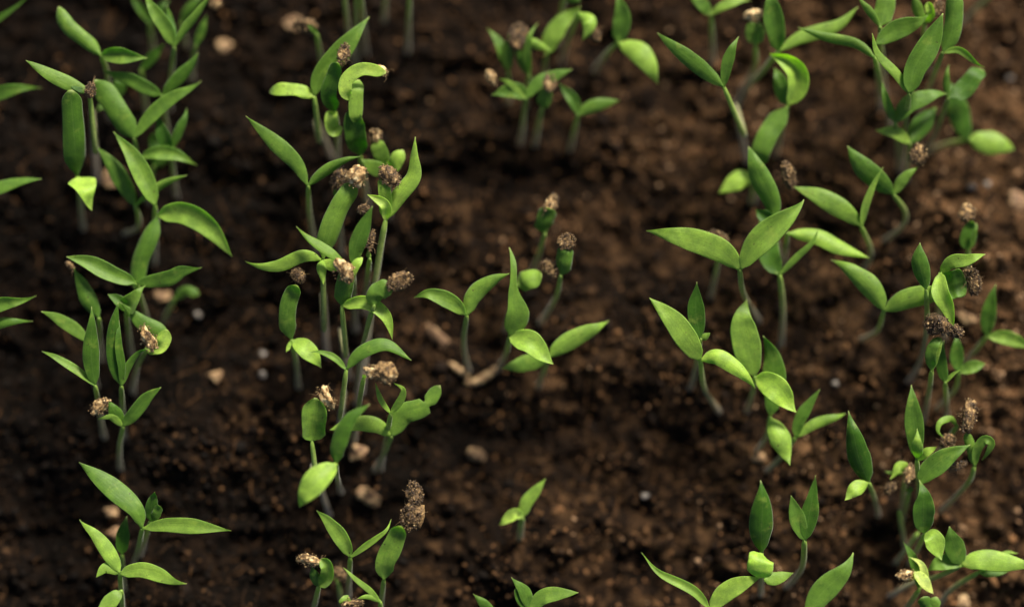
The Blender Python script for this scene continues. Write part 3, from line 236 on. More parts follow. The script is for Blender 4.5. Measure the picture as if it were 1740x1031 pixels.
 ('seedling with a frayed reddish husk peeping over the widest left leaf',0.82,[(60.9,5.6,-13.0),(61.0,5.9,0.0),(61.6,11.7,13.2),(62.1,17.2,23.8)],[('n',1.51,0.1,-0.29,3,(-0.15,-0.17,0.97),[(62.1,17.2,23.8),(62.0,18.4,24.2),(61.8,19.7,24.6)])],[((61.9,21.2,24.4),3.16,1.4,(0.83,-0.44,-0.35),0.35)]),
 ('seedling with a twiggy dark husk at the far tip of its left leaf',0.82,[(107.5,13.6,-13.0),(107.6,13.8,0.0),(108.8,18.1,13.0),(103.8,23.8,26.6)],[('o',6.0,0.25,-0.1,-21,(-0.14,-0.18,0.97),[(103.8,23.8,26.6),(98.5,28.2,28.7),(91.6,32.2,29.2),(83.5,35.5,28.7)]),('n',2.49,0.3,0.24,0,(0.24,-0.32,0.92),[(103.8,23.8,26.6),(104.4,29.3,29.4),(106.6,35.2,31.3),(109.6,40.5,32.8)])],[((82.1,38.7,29.4),4.02,1.92,(0.25,-0.89,-0.38),0.35)]),
 ('seedling with a boat shaped left leaf and a glowing brown husk above it',0.82,[(114.2,23.4,-13.0),(114.4,23.5,0.0),(118.5,26.3,12.5),(118.4,29.7,18.9),(113.4,33.4,27.4)],[('o',6.57,-0.1,-0.17,-23,(-0.36,-0.37,0.86),[(113.4,33.4,27.4),(107.9,37.5,29.4),(103.3,41.7,30.5),(99.5,47.3,30.9)]),('n',3.32,0.2,-0.28,-13,(-0.23,-0.15,0.96),[(113.4,33.4,27.4),(116.4,38.0,29.8),(120.6,41.1,30.9)])],[((120.4,44.8,30.8),3.32,2.62,(0.09,0.98,0.19),0.5)]),
 ('seedling on a left bent stem with a blunt left and a two toned right leaf',0.82,[(106.6,-7.0,-13.0),(106.8,-6.9,0.0),(109.9,-5.8,13.7),(109.9,-1.4,26.3)],[('n',6.33,0.2,-0.29,-24,(-0.24,-0.23,0.94),[(109.9,-1.4,26.3),(106.2,4.6,28.6),(100.6,9.7,29.8),(94.5,14.1,29.5)]),('o',6.72,0.35,-0.21,0,(-0.11,-0.42,0.9),[(109.9,-1.4,26.3),(116.1,1.4,29.1),(122.0,2.6,30.2),(129.8,3.5,30.4)])],[]),
 ('seedling with a long pale leaf up left and a lime arched leaf right',0.82,[(63.7,-29.3,-13.0),(63.4,-29.1,0.0),(57.6,-23.4,15.5),(55.2,-16.4,29.3)],[('n',6.54,0.4,0.01,-22,(-0.12,-0.17,0.98),[(55.2,-16.4,29.3),(51.2,-10.9,32.5),(46.4,-4.5,33.8),(40.2,1.4,33.7)]),('n',5.08,0.75,-0.25,2,(-0.05,-0.0,1.0),[(55.2,-16.4,29.3),(59.8,-15.7,32.3),(65.6,-19.2,32.2),(72.0,-24.9,31.0)])],[]),
 ('seedling with a narrow dark leaf standing behind the long pale one',0.82,[(54.4,-22.5,-13.0),(54.5,-22.2,0.0),(55.1,-16.3,16.0),(55.2,-10.2,30.6)],[('n',5.22,-0.5,0.05,19,(0.16,-0.11,0.98),[(55.2,-10.2,30.6),(53.6,-2.8,34.4),(53.7,5.5,38.0)]),('n',2.11,0.2,-0.31,2,(-0.17,0.03,0.99),[(55.2,-10.2,30.6),(56.6,-9.5,31.2),(58.0,-8.7,31.7)])],[]),
 ('seedling with an oval upright leaf and the brightest lime leaf drooping right',0.82,[(71.7,-29.3,-13.0),(71.7,-29.1,0.0),(72.1,-24.9,13.0),(71.8,-20.7,23.8)],[('o',8.57,0.25,0.03,-6,(-0.12,-0.13,0.98),[(71.8,-20.7,23.8),(69.6,-13.9,26.7),(67.7,-4.6,29.1),(69.2,1.4,30.2)]),('o',7.67,0.85,0.13,21,(-0.17,-0.16,0.97),[(71.8,-20.7,23.8),(77.4,-24.5,27.1),(83.1,-31.1,24.7)])],[]),
 ('seedling with a bluish upright leaf and a pale leaf hanging straight down',0.82,[(74.4,-41.5,-13.0),(74.5,-41.3,0.0),(76.5,-37.1,11.0),(76.5,-32.3,20.4)],[('o',6.8,-0.05,-0.04,17,(-0.24,-0.12,0.96),[(76.5,-32.3,20.4),(77.6,-24.1,22.4),(77.1,-15.5,24.1),(74.9,-8.2,25.7)]),('o',6.54,0.5,-0.25,-10,(0.04,-0.01,1.0),[(76.5,-32.3,20.4),(79.1,-38.4,22.4),(81.9,-46.2,20.3)])],[]),
 ('seedling low on the slope with two slim leaves,one up and one right',0.82,[(77.0,-47.6,-13.0),(77.1,-47.4,0.0),(80.6,-43.7,8.8),(84.2,-38.1,18.7)],[('n',3.73,-0.1,0.16,17,(-0.35,0.04,0.93),[(84.2,-38.1,18.7),(85.5,-32.8,20.7),(91.0,-24.3,23.0)]),('n',3.18,0.25,-0.24,-22,(-0.19,0.03,0.98),[(84.2,-38.1,18.7),(90.1,-34.1,20.0),(99.4,-31.6,20.6)])],[]),
 ('seedling with a tall deep green leaf above a small folded pale leaf',0.82,[(111.4,-60.5,-13.0),(111.3,-60.3,0.0),(107.8,-55.2,13.5),(104.9,-51.8,22.1)],[('n',6.64,-0.5,-0.27,-4,(-0.3,-0.11,0.95),[(104.9,-51.8,22.1),(101.5,-45.0,26.5),(99.6,-38.4,29.4),(97.8,-32.9,31.4)]),('n',4.47,0.6,-0.17,-23,(-0.19,-0.01,0.98),[(104.9,-51.8,22.1),(100.5,-53.8,24.1),(97.9,-57.1,23.3)])],[]),
 ('seedling with a dark lance shaped leaf standing over a square lime leaf',0.82,[(75.2,-85.3,-13.0),(75.1,-84.7,0.0),(72.8,-72.5,24.8)],[('o',6.85,-0.55,-0.29,-16,(-0.0,-0.04,1.0),[(72.8,-72.5,24.8),(72.3,-66.5,29.3),(72.3,-59.1,32.9),(72.2,-52.4,35.5)]),('b',7.62,0.8,-0.09,-21,(0.01,-0.04,1.0),[(72.8,-72.5,24.8),(72.1,-74.7,28.7),(71.4,-80.2,27.0)]),('n',3.84,0.3,-0.13,13,(-0.13,0.04,0.99),[(73.6,-80.2,22.3),(77.0,-79.7,22.4),(82.2,-78.1,22.6)])],[]),
 ('seedling at the bottom edge with a wavy left leaf curling to a thin tip',0.82,[(60.8,-99.8,-13.0),(60.7,-99.3,0.0),(57.7,-88.5,22.2)],[('n',2.95,0.35,0.24,8,(-0.05,0.01,1.0),[(57.7,-88.5,22.2),(52.7,-83.2,24.2),(43.0,-78.2,25.5),(38.1,-73.3,26.7)]),('n',5.69,0.6,0.04,-3,(-0.03,-0.15,0.99),[(57.7,-88.5,22.2),(62.5,-83.5,24.5),(67.5,-80.9,25.4),(72.7,-79.7,25.8)])],[]),
 ('seedling with two upright leaves in a tight V on a curved pale stem',0.95,[(82.5,-82.5,-13.0),(82.6,-82.3,0.0),(85.8,-76.6,14.2),(85.0,-68.9,27.6)],[('n',4.65,0.0,0.09,24,(0.05,0.02,1.0),[(85.0,-68.9,27.6),(82.8,-63.2,30.1),(80.7,-56.0,32.2)]),('n',4.9,-0.4,0.11,-12,(-0.0,-0.06,1.0),[(85.0,-68.9,27.6),(86.2,-60.8,30.9),(87.6,-50.3,34.4)])],[]),
 ('seedling at the bottom edge with one broad veined leaf pointing up right',0.82,[(92.5,-106.1,-13.0),(92.1,-105.4,0.0),(84.8,-91.2,27.1)],[('n',6.87,0.05,-0.08,-19,(-0.0,-0.14,0.99),[(84.8,-91.2,27.1),(89.6,-83.9,29.3),(95.1,-78.6,30.5),(99.6,-73.4,31.4)])],[]),
 ('seedling at top right with a narrow leaf crossing in from the upper left',0.82,[(116.6,69.0,-13.0),(116.2,69.6,0.0),(108.7,81.5,38.3)],[('n',2.33,0.1,-0.21,-12,(-0.37,-0.4,0.84),[(108.7,81.5,38.3),(105.8,85.4,39.6),(101.8,89.8,40.8)]),('s',5.86,0.1,-0.14,-23,(-0.07,-0.3,0.95),[(108.7,81.5,38.3),(110.3,87.6,39.6),(111.1,92.6,40.8)])],[]),
 ('seedling at top right with a pale spotted leaf pointing right to the husk',0.82,[(115.4,65.3,-13.0),(115.0,65.8,0.0),(107.1,76.2,38.3)],[('n',5.75,0.05,0.03,-25,(-0.12,-0.41,0.91),[(107.1,76.2,38.3),(113.0,80.2,39.5),(118.9,82.2,39.9),(123.5,83.5,40.0)])],[]),
 ('seedling at top right whose slim leaf passes behind the swooping leaf tip',0.82,[(118.9,57.6,-13.0),(118.3,58.3,0.0),(107.0,72.1,38.3)],[('n',3.11,0.1,-0.24,-7,(-0.24,-0.5,0.84),[(107.0,72.1,38.3),(101.3,76.5,37.9),(92.2,78.9,37.1),(84.7,81.9,36.5)])],[]),
 ('seedling with the longest broad leaf at top right and a lime S shaped one',0.82,[(120.9,44.9,-13.0),(120.8,45.2,0.0),(118.7,51.7,17.3),(116.7,61.1,39.0)],[('n',7.02,0.0,0.27,6,(0.02,-0.34,0.94),[(116.7,61.1,39.0),(117.9,68.1,41.6),(122.3,75.7,43.7),(125.9,83.6,45.5)]),('n',2.77,0.3,-0.05,-7,(0.05,-0.12,0.99),[(116.7,61.1,39.0),(112.9,66.2,41.3),(107.2,72.2,42.5),(105.3,78.0,44.2)])],[]),
 ('seedling at top right with a hanging strap leaf and a thin arch ending right',0.82,[(127.2,64.5,-13.0),(127.1,64.9,0.0),(127.0,73.7,38.3)],[('s',5.52,0.0,-0.31,4,(-0.3,-0.24,0.92),[(127.0,73.7,38.3),(129.4,80.1,41.0),(129.9,90.4,43.4)]),('n',2.13,0.25,0.13,-21,(-0.28,-0.42,0.86),[(127.0,73.7,38.3),(132.1,74.1,39.0),(138.7,68.5,38.3)])],[]),
 ('seedling at the top right edge with curled leaves and a brown speck of husk',0.82,[(129.7,77.8,-13.0),(129.3,78.1,0.0),(122.6,84.2,34.0)],[('n',3.31,0.1,-0.21,11,(-0.17,-0.26,0.95),[(122.6,84.2,34.0),(120.3,87.8,36.2),(119.0,91.8,37.5)]),('s',2.77,0.7,0.26,15,(-0.22,-0.26,0.94),[(122.6,84.2,34.0),(123.9,85.5,37.5),(123.0,88.9,39.0)])],[((126.1,87.6,37.0),2.28,1.58,(0.33,0.88,0.35),0.6)]),
 ('seedling at right with a thin upright left blade and a wide right leaf',0.82,[(120.2,46.4,-13.0),(120.1,46.5,0.0),(117.3,50.3,15.6),(113.9,54.5,30.6)],[('n',2.73,0.0,0.25,-2,(-0.28,-0.26,0.93),[(113.9,54.5,30.6),(111.6,59.2,32.2),(109.5,65.8,34.1)]),('n',5.61,0.0,-0.05,14,(-0.32,-0.01,0.95),[(113.9,54.5,30.6),(117.6,59.5,32.5),(122.5,61.5,33.2),(129.0,63.8,33.8)])],[]),
 ('seedling at right with a small bright leaf pointing left over dark soil',0.82,[(122.7,42.1,-13.0),(122.5,42.4,0.0),(119.0,49.2,25.5)],[('n',3.78,0.6,0.01,24,(-0.09,0.03,1.0),[(119.0,49.2,25.5),(114.7,52.0,27.5),(108.7,52.6,27.9)]),('n',6.07,-0.3,-0.26,16,(-0.14,-0.25,0.96),[(119.0,49.2,25.5),(122.2,54.3,25.6),(127.4,61.0,26.1)])],[]),
 ('seedling at right with a dark slanted leaf under the thin arch',0.82,[(129.1,50.9,-13.0),(129.2,51.4,0.0),(130.0,61.7,30.6)],[('n',2.11,0.0,-0.29,25,(-0.25,-0.24,0.94),[(130.0,61.7,30.6),(129.1,66.3,32.1),(129.3,71.4,33.4)]),('s',5.79,-0.4,0.04,-1,(-0.41,-0.03,0.91),[(130.0,61.7,30.6),(134.9,64.8,31.0),(139.5,71.1,32.4)])],[]),
 ('seedling lying low at right with an oval bright leaf facing up',0.82,[(129.6,52.1,-13.0),(129.7,52.1,0.0),(133.3,52.9,7.0),(138.8,52.7,15.3)],[('o',6.81,-0.35,-0.08,-15,(0.01,-0.16,0.99),[(138.8,52.7,15.3),(136.1,58.0,18.7),(133.8,64.5,21.6),(132.4,69.2,23.5)]),('o',7.32,0.4,-0.2,3,(-0.19,-0.08,0.98),[(138.8,52.7,15.3),(143.8,51.8,16.3),(153.4,49.8,15.9)])],[]),
 ('bare pale stem running off the top right corner',0.82,[(140.3,92.5,-13.0),(140.8,92.9,0.0),(150.7,101.2,17.0)],[],[]),
 ('seedling at right with a round spiky husk on a slim closed leaf',0.82,[(140.1,10.7,-13.0),(139.9,11.0,0.0),(136.3,17.5,22.1)],[('s',3.28,-0.3,0.15,-13,(-0.29,-0.15,0.94),[(136.3,17.5,22.1),(135.2,20.7,24.0),(137.0,25.7,25.7)]),('s',2.3,0.0,-0.17,25,(-0.3,-0.14,0.94),[(136.3,17.5,22.1),(137.3,20.8,23.6),(137.6,24.9,25.2)])],[((135.5,28.1,25.4),2.64,2.46,(0.17,0.98,-0.06),0.7)]),
 ('seedling at right with a wavy yellow green leaf and a bright front leaf',0.82,[(131.0,-4.3,-13.0),(130.7,-3.6,0.0),(125.4,8.7,34.0)],[('n',3.95,0.5,0.06,25,(-0.12,-0.35,0.93),[(125.4,8.7,34.0),(128.1,11.4,37.1),(132.8,12.0,38.3),(137.6,13.7,39.4)]),('n',5.21,0.6,0.2,-1,(-0.43,-0.19,0.88),[(125.4,8.7,34.0),(124.6,2.6,37.5),(126.4,-1.7,37.2),(128.4,-7.2,36.0)])],[]),
 ('seedling at right with an upright spade leaf on a long bowed stem',0.82,[(121.4,-20.3,-13.0),(121.4,-20.0,0.0),(123.3,-14.1,11.8),(122.7,-5.1,25.3),(120.4,3.3,37.4)],[('o',5.34,-0.2,-0.21,-21,(-0.45,-0.17,0.87),[(120.4,3.3,37.4),(118.5,8.6,39.8),(117.9,12.7,41.0),(118.0,16.2,42.0)])],[]),
 ('seedling at right with a bluish folded leaf ending in a dark husk',0.82,[(133.1,-7.9,-13.0),(132.8,-7.3,0.0),(126.3,4.7,30.6)],[('b',8.38,-0.1,0.24,-16,(-0.16,-0.27,0.95),[(126.3,4.7,30.6),(129.5,5.9,31.7),(133.2,6.8,32.3)])],[((135.1,6.6,31.6),3.98,2.42,(0.34,-0.89,-0.3),0.35)]),
 ('seedling near the right edge with a blade leaf and another leaving the frame',0.82,[(139.1,-13.8,-13.0),(139.1,-13.7,0.0),(140.7,-10.6,9.7),(142.2,-7.9,17.0)],[('n',4.57,-0.25,0.1,19,(-0.32,-0.11,0.94),[(142.2,-7.9,17.0),(142.2,-2.6,19.5),(143.6,7.0,22.9)]),('n',4.41,0.3,0.18,-6,(-0.25,-0.19,0.95),[(142.2,-7.9,17.0),(148.0,-8.3,17.7),(155.7,-11.5,17.5)])],[]),
 ('seedling at right with a large dark husk clump over its narrow leaves',0.82,[(125.7,-32.1,-13.0),(125.6,-31.8,0.0),(124.2,-25.3,17.4),(122.7,-19.7,30.6)],[('s',3.36,0.0,-0.0,5,(-0.47,-0.05,0.88),[(122.7,-19.7,30.6),(122.1,-14.8,33.2),(123.7,-10.2,34.8)]),('s',1.96,0.2,-0.08,-10,(-0.37,-0.05,0.93),[(122.7,-19.7,30.6),(123.9,-14.7,32.7),(124.8,-10.6,34.2)])],[((123.7,-6.7,34.9),3.61,3.1,(0.9,-0.36,0.22),0.1),((129.0,-8.3,33.9),2.58,1.89,(0.86,-0.51,0.04),0.2)]),
 ('seedling at right with a slim dark leaf at left on a straight stem',0.82,[(133.1,-31.7,-13.0),(132.9,-31.2,0.0),(127.6,-22.6,25.5)],[('n',3.29,-0.25,-0.02,11,(-0.27,-0.11,0.96),[(127.6,-22.6,25.5),(126.3,-17.6,27.6),(126.3,-11.0,30.0)]),('n',1.19,0.3,0.29,16,(-0.24,-0.05,0.97),[(127.6,-22.6,25.5),(129.6,-20.4,26.7),(131.8,-19.0,27.4)])],[]),
 ('seedling at right with a diamond shaped upright leaf and a low right leaf',0.82,[(129.5,-28.4,-13.0),(129.7,-28.2,0.0),(133.2,-23.4,11.8),(133.3,-18.8,18.7)],[('o',4.16,-0.25,0.11,9,(0.05,-0.09,0.99),[(133.3,-18.8,18.7),(132.2,-14.2,20.7),(132.1,-8.3,23.0)]),('n',3.77,0.1,0.18,-7,(-0.21,-0.13,0.97),[(133.3,-18.8,18.7),(136.7,-17.3,19.7),(141.1,-16.4,20.0)])],[]),
 ('seedling at right with a tall blue green leaf and a small cupped lime leaf',0.82,[(124.1,-60.3,-13.0),(123.8,-59.6,0.0),(117.7,-45.5,30.6)],[('n',5.6,-0.05,0.1,1,(-0.13,-0.08,0.99),[(117.7,-45.5,30.6),(116.9,-39.6,33.4),(115.9,-32.2,36.0),(115.3,-24.9,38.1)]),('n',3.56,0.3,-0.27,-21,(-0.29,-0.06,0.96),[(117.7,-45.5,30.6),(116.8,-42.7,35.5),(116.9,-38.0,37.7)]),('n',2.95,0.8,0.04,13,(-0.23,0.0,0.97),[(117.7,-45.5,30.6),(119.8,-43.7,34.1),(122.7,-42.4,34.8)])],[]),
 ('seedling at right with an arched thread leaf bent down to a small husk',0.82,[(126.9,-45.8,-13.0),(127.1,-45.3,0.0),(131.4,-35.2,22.1)],[('n',1.96,0.2,-0.13,22,(-0.28,0.0,0.96),[(131.4,-35.2,22.1),(129.2,-33.1,24.1),(126.0,-34.2,25.0),(125.2,-36.8,24.9),(127.1,-38.8,24.0)])],[((128.3,-39.8,22.9),2.61,2.09,(0.5,0.83,0.25),0.4)]),
 ('seedling at right with the tallest golden husk and a leaf looped over at right',0.82,[(130.0,-59.6,-13.0),(130.3,-59.2,0.0),(135.5,-51.5,15.8),(136.2,-47.0,22.1)],[('s',2.93,0.1,-0.28,13,(-0.09,-0.04,1.0),[(136.2,-47.0,22.1),(135.2,-42.5,24.2),(133.3,-37.4,25.8)]),('n',2.7,0.1,0.27,21,(-0.17,-0.16,0.97),[(136.2,-47.0,22.1),(136.5,-42.4,24.6),(138.4,-39.5,26.5),(140.3,-40.8,26.5),(138.3,-45.9,23.7)])],[((134.0,-32.4,26.2),4.68,2.6,(0.26,0.97,0.02),0.6)]),
 ('seedling at right with an oval leaf pointing up right across a husk',0.82,[(123.6,-62.7,-13.0),(123.4,-62.2,0.0),(119.6,-52.3,23.8)],[('n',6.38,0.0,0.14,6,(-0.07,-0.23,0.97),[(119.6,-52.3,23.8),(122.0,-48.4,25.8),(127.7,-44.1,27.4),(134.1,-41.2,28.2)])],[((130.7,-47.0,22.8),2.94,1.21,(0.93,0.31,0.22),0.15)]),
 ('seedling at right with a vertical tan husk beside the tall blue green leaf',0.82,[(118.4,-62.6,-13.0),(118.4,-62.2,0.0),(117.8,-54.2,17.0)],[('n',2.4,0.2,0.24,-14,(-0.18,-0.05,0.98),[(117.8,-54.2,17.0),(117.7,-53.4,17.8),(117.7,-52.5,18.7)])],[((117.8,-49.6,19.1),3.49,1.92,(0.08,0.99,-0.14),0.7)]),
 ('low seedling at right with a pale folded leaf and a tiny dark husk',0.82,[(118.2,-59.7,-13.0),(118.1,-59.2,0.0),(117.0,-48.4,17.0)],[('t',4.19,0.7,-0.08,-26,(-0.19,-0.04,0.98),[(117.0,-48.4,17.0),(114.6,-47.2,19.1),(112.3,-50.6,17.7)]),('n',1.51,0.2,-0.21,8,(-0.18,-0.13,0.98),[(117.0,-48.4,17.0),(112.7,-48.7,16.6),(110.7,-48.0,16.3)])],[((112.3,-52.9,16.4),1.92,1.57,(0.74,0.65,-0.14),0.25)]),
 ('seedling at lower right with an upright dark leaf and a pale one tucked below',0.82,[(120.3,-75.1,-13.0),(120.4,-74.7,0.0),(121.5,-66.6,20.4)],[('o',6.61,-0.4,0.06,-6,(0.03,-0.03,1.0),[(121.5,-66.6,20.4),(120.3,-62.0,24.4),(120.1,-56.3,27.3),(119.7,-52.6,29.0)]),('n',6.14,0.5,0.11,3,(0.02,0.09,1.0),[(121.5,-66.6,20.4),(123.1,-68.1,23.3),(125.5,-74.2,21.7)])],[]),
 ('seedling at lower right with three leaves,the longest leaving the right edge',0.82,[(114.0,-84.9,-13.0),(114.2,-84.7,0.0),(119.8,-80.9,6.9),(125.8,-79.2,12.5),(132.3,-75.8,18.7)],[('o',6.15,-0.1,-0.09,20,(-0.09,0.01,1.0),[(132.3,-75.8,18.7),(129.9,-70.7,21.2),(128.0,-65.0,23.5)]),('n',6.36,0.45,-0.13,-12,(-0.22,0.16,0.96),[(132.3,-75.8,18.7),(137.3,-74.2,20.4),(144.9,-75.0,20.9),(153.5,-76.2,21.0)]),('n',4.78,0.1,0.24,-17,(-0.21,0.06,0.98),[(132.3,-75.8,18.7),(127.6,-74.9,18.0),(122.3,-77.2,17.5)])],[]),
 ('seedling at lower right with an orange husk and cream looped leaves',0.82,[(117.2,-90.9,-13.0),(117.3,-90.5,0.0),(119.9,-83.0,17.0)],[('n',2.39,1.1,0.16,-14,(-0.12,0.0,0.99),[(119.9,-83.0,17.0),(121.2,-80.2,19.3),(120.0,-75.7,21.0),(116.9,-73.3,21.7)]),('n',3.72,1.1,0.03,17,(0.01,0.17,0.99),[(117.9,-77.9,20.5),(119.9,-79.7,21.2),(123.5,-84.1,19.7)]),('n',3.07,-0.2,0.13,-4,(0.03,0.05,1.0),[(119.9,-83.0,17.0),(118.5,-75.2,18.3),(115.4,-69.0,19.9)])],[((115.8,-78.9,19.3),2.95,2.08,(0.96,0.25,0.08),1.1)]),
 ('seedling at lower right mostly hidden under the leaf leaving the frame',0.82,[(128.4,-87.8,-13.0),(128.6,-87.5,0.0),(132.0,-82.3,7.5),(137.8,-77.9,15.3)],[('n',4.19,-0.1,0.24,-10,(-0.22,-0.03,0.98),[(137.8,-77.9,15.3),(142.9,-77.0,14.6),(149.9,-74.9,14.7)]),('n',1.81,0.5,0.06,24,(-0.28,0.1,0.95),[(137.8,-77.9,15.3),(145.8,-72.3,15.5),(149.4,-72.7,15.7)])],[]),
 ('stub of a seedling at the bottom right edge with a tiny green crown',0.82,[(125.2,-97.9,-13.0),(125.1,-97.6,0.0),(122.7,-89.9,18.1)],[('b',3.88,-0.1,-0.3,-20,(-0.34,-0.05,0.94),[(122.7,-89.9,18.1),(121.5,-87.6,19.3),(120.2,-85.3,20.6)]),('b',3.46,0.1,0.05,-16,(-0.16,-0.01,0.99),[(122.7,-89.9,18.1),(123.6,-87.6,19.1),(124.5,-85.3,20.1)])],[]),
 ('leafless bent stem low at right among the tangle of stalks',0.82,[(119.1,-69.8,-13.0),(118.9,-69.3,0.0),(115.6,-59.7,11.9)],[],[]),
 ('second leafless stalk leaning right below the tangle',0.82,[(116.0,-75.1,-13.0),(116.3,-74.7,0.0),(121.3,-66.1,10.2)],[],[]),
 ('shaded seedling behind the hanging leaf at top left with one leaf rising right',0.82,[(-121.0,57.0,-13.0),(-121.1,57.4,0.0),(-121.8,64.9,17.0)],[('s',4.07,-0.4,0.05,8,(0.02,-0.15,0.99),[(-121.8,64.9,17.0),(-119.3,67.7,19.2),(-117.8,71.5,20.0)]),('n',2.79,-0.1,0.13,-23,(0.12,-0.14,0.98),[(-121.8,64.9,17.0),(-124.0,62.7,18.3),(-125.8,60.9,18.6)])],[]),
 ('dim seedling at the top left edge with a thin leaf behind the tall pair',0.82,[(-112.2,82.5,-13.0),(-112.1,82.8,0.0),(-111.0,89.0,15.3)],[('n',2.33,-0.3,0.2,24,(0.16,-0.27,0.95),[(-111.0,89.0,15.3),(-113.4,92.5,17.4),(-116.6,97.0,18.6)]),('n',2.81,-0.4,0.21,8,(0.08,-0.2,0.98),[(-111.0,89.0,15.3),(-108.3,91.8,17.3),(-105.2,95.5,18.4)])],[]),
 ('dim seedling at the top edge between the tall pair and the tan husk',0.82,[(-101.9,85.5,-13.0),(-101.9,85.7,0.0),(-101.4,89.0,15.3)],[('n',3.22,-0.2,-0.18,10,(0.35,-0.4,0.85),[(-101.4,89.0,15.3),(-98.8,92.4,17.3),(-94.4,97.3,18.6)])],[]),
 ('shaded seedling under the curled strap leaf in the left row',0.82,[(-113.5,38.4,-13.0),(-113.3,38.7,0.0),(-109.0,44.8,13.6)],[('s',4.78,-0.5,-0.02,-21,(0.37,-0.19,0.91),[(-109.0,44.8,13.6),(-107.6,48.7,16.0),(-108.6,54.5,17.1)]),('n',2.51,-0.2,-0.22,-21,(0.06,-0.06,1.0),[(-109.0,44.8,13.6),(-106.4,45.9,15.4),(-104.0,48.0,16.2)])],[]),
]
BITS = [
 ('wood_chip','tan rounded chip lying on dark soil at top left',-90.4,86.6,6.28,4.8,20,1.2),
 ('wood_chip','pale oval chip on the soil right of the left row',-90.3,-18.6,4.33,6.14,80,1.1),
 ('wood_chip','pale tan block of bark below the second row of seedlings',-43.5,-55.1,7.16,8.24,80,1.0),
 ('wood_chip','brown stub of bark just right of the second row of seedlings',-46.7,-41.3,6.83,6.11,0,0.8),
 ('wood_chip','tan nugget on open soil right of the second row of seedlings',-11.1,-42.0,6.47,5.39,-30,0.9),
 ('bark_strip','reddish flat strip of bark left of the centre seedlings',-21.4,-6.9,13.39,4.7,-48,0.4),
 ('root_piece','curved orange root piece at the foot of the centre seedlings',-8.7,-17.1,11.92,3.25,25,1.0),
 ('root_piece','dull thin root piece left of the orange curved one',-16.3,-16.0,7.22,2.53,-35,0.7),
 ('wood_chip','tan chip beside the husk bent stem at the top of the second row',-68.9,92.9,6.65,4.81,0,1.0),
 ('wood_chip','blurred tan chip in the shade inside the left row',-123.3,43.4,7.32,7.32,0,0.9),
 ('wood_chip','tan oval chip right of the left row at mid height',-108.5,7.0,6.53,4.72,10,0.9),
 ('wood_chip','cream chip under the big leaf at bottom left',-122.0,-59.2,5.01,3.94,0,1.1),
 ('wood_chip','pinkish chip near the bottom left seedling stems',-120.4,-65.8,4.65,6.43,90,0.7),
 ('wood_chip','golden brown chip beside the lower right row of seedlings',138.6,-0.9,5.07,7.25,70,1.1),
 ('wood_chip','tan frayed chip at the bottom right edge',136.4,-86.5,8.18,4.62,35,1.3),
 ('wood_chip','brown chip below the bent stem right of centre',75.1,-43.1,5.39,3.59,-20,0.9),
 ('wood_chip','dull brown lump of bark right of the far right row',156.1,35.9,7.3,8.04,90,0.8),
 ('glint_bead','shiny white bead standing for a water glint right of the top right seedlings',156.8,76.9,3.13,2.95,0,1.3),
 ('glint_bead','shiny white bead standing for a water glint at right above the spiky husk',141.6,39.7,2.92,2.74,0,1.3),
 ('glint_bead','greyish bead standing for a water glint just right of the one above the spiky husk',147.7,41.9,2.38,2.38,0,1.3),
 ('glint_bead','lone bright bead standing for a water glint on open soil at lower centre',40.7,-54.4,2.87,2.69,0,1.3),
 ('glint_bead','small grey bead standing for a water glint right of the second row near mid height',-97.3,1.5,2.54,2.54,0,1.6),
 ('glint_bead','grey bead standing for a water glint beside the tangle of stalks at lower right',115.9,-55.6,3.22,3.22,0,1.5),
 ('glint_bead','small bead standing for a water glint left of the second row below the narrow capped leaf',-77.0,-10.9,2.71,2.71,0,1.3),
 ('glint_bead','small bead standing for a water glint left of the second row under the other one',-76.5,-17.8,2.53,2.53,0,1.1),
 ('glint_bead','pale bead standing for a water glint on soil between the right rows near lower middle',99.2,-20.4,2.53,2.53,0,1.3),
]
HOLLOWS = [(-3.7,44.3,22,7,6),(-31.0,25.8,9,12,5),(-73.5,64.9,12,7,4),(-147.6,25.8,16,14,5),(-98.7,38.7,12,12,4),(114.2,1.8,7,16,6),(-9.0,-8.2,5,6,6),(-57.3,89.4,16,5,3),(96.8,35.0,8,8,4),(-93.0,-61.3,18,10,4),(-34.1,-47.0,9,16,5),(-149.5,-29.1,14,18,4),(64.8,-34.5,16,6,4),(112.5,-68.4,8,14,5),(-3.6,-36.3,18,6,4),(-122.0,93.3,8,10,5),(25.3,-18.2,14,8,-4),(-23.7,35.0,9,8,-4),(45.8,53.6,20,12,-4),(147.3,16.5,9,30,-3),(23.2,-70.2,24,8,-3),(-79.2,-29.1,12,14,-3)]

# ------------------------------------------------------------------ soil relief
rs = np.random.RandomState(11)
def smooth_noise(x, y, seed):
    """value noise on numpy arrays"""
    xi = np.floor(x).astype(np.int64); yi = np.floor(y).astype(np.int64)
    fx = x - xi; fy = y - yi; fx = fx * fx * (3 - 2 * fx); fy = fy * fy * (3 - 2 * fy)
    def h(a, b):
        v = (a * 374761393 + b * 668265263 + seed * 1442695041) & 0x7fffffff
        v = ((v ^ (v >> 13)) * 1274126177) & 0x7fffffff
        return ((v ^ (v >> 16)) & 0xffff) / 65535.
    return (h(xi, yi) * (1 - fx) + h(xi + 1, yi) * fx) * (1 - fy) + (h(xi, yi + 1) * (1 - fx) + h(xi + 1, yi + 1) * fx) * fy
def hollow(x, y):
    """depth in mm of the broad hollows (negative: gentle mounds) in the bed"""
    d = np.zeros_like(np.asarray(x, float))
    for hx, hy, ra, rb, dep in HOLLOWS:
        d = d + dep * np.exp(-((x - hx) / ra) ** 2 - ((y - hy) / rb) ** 2)
    return d
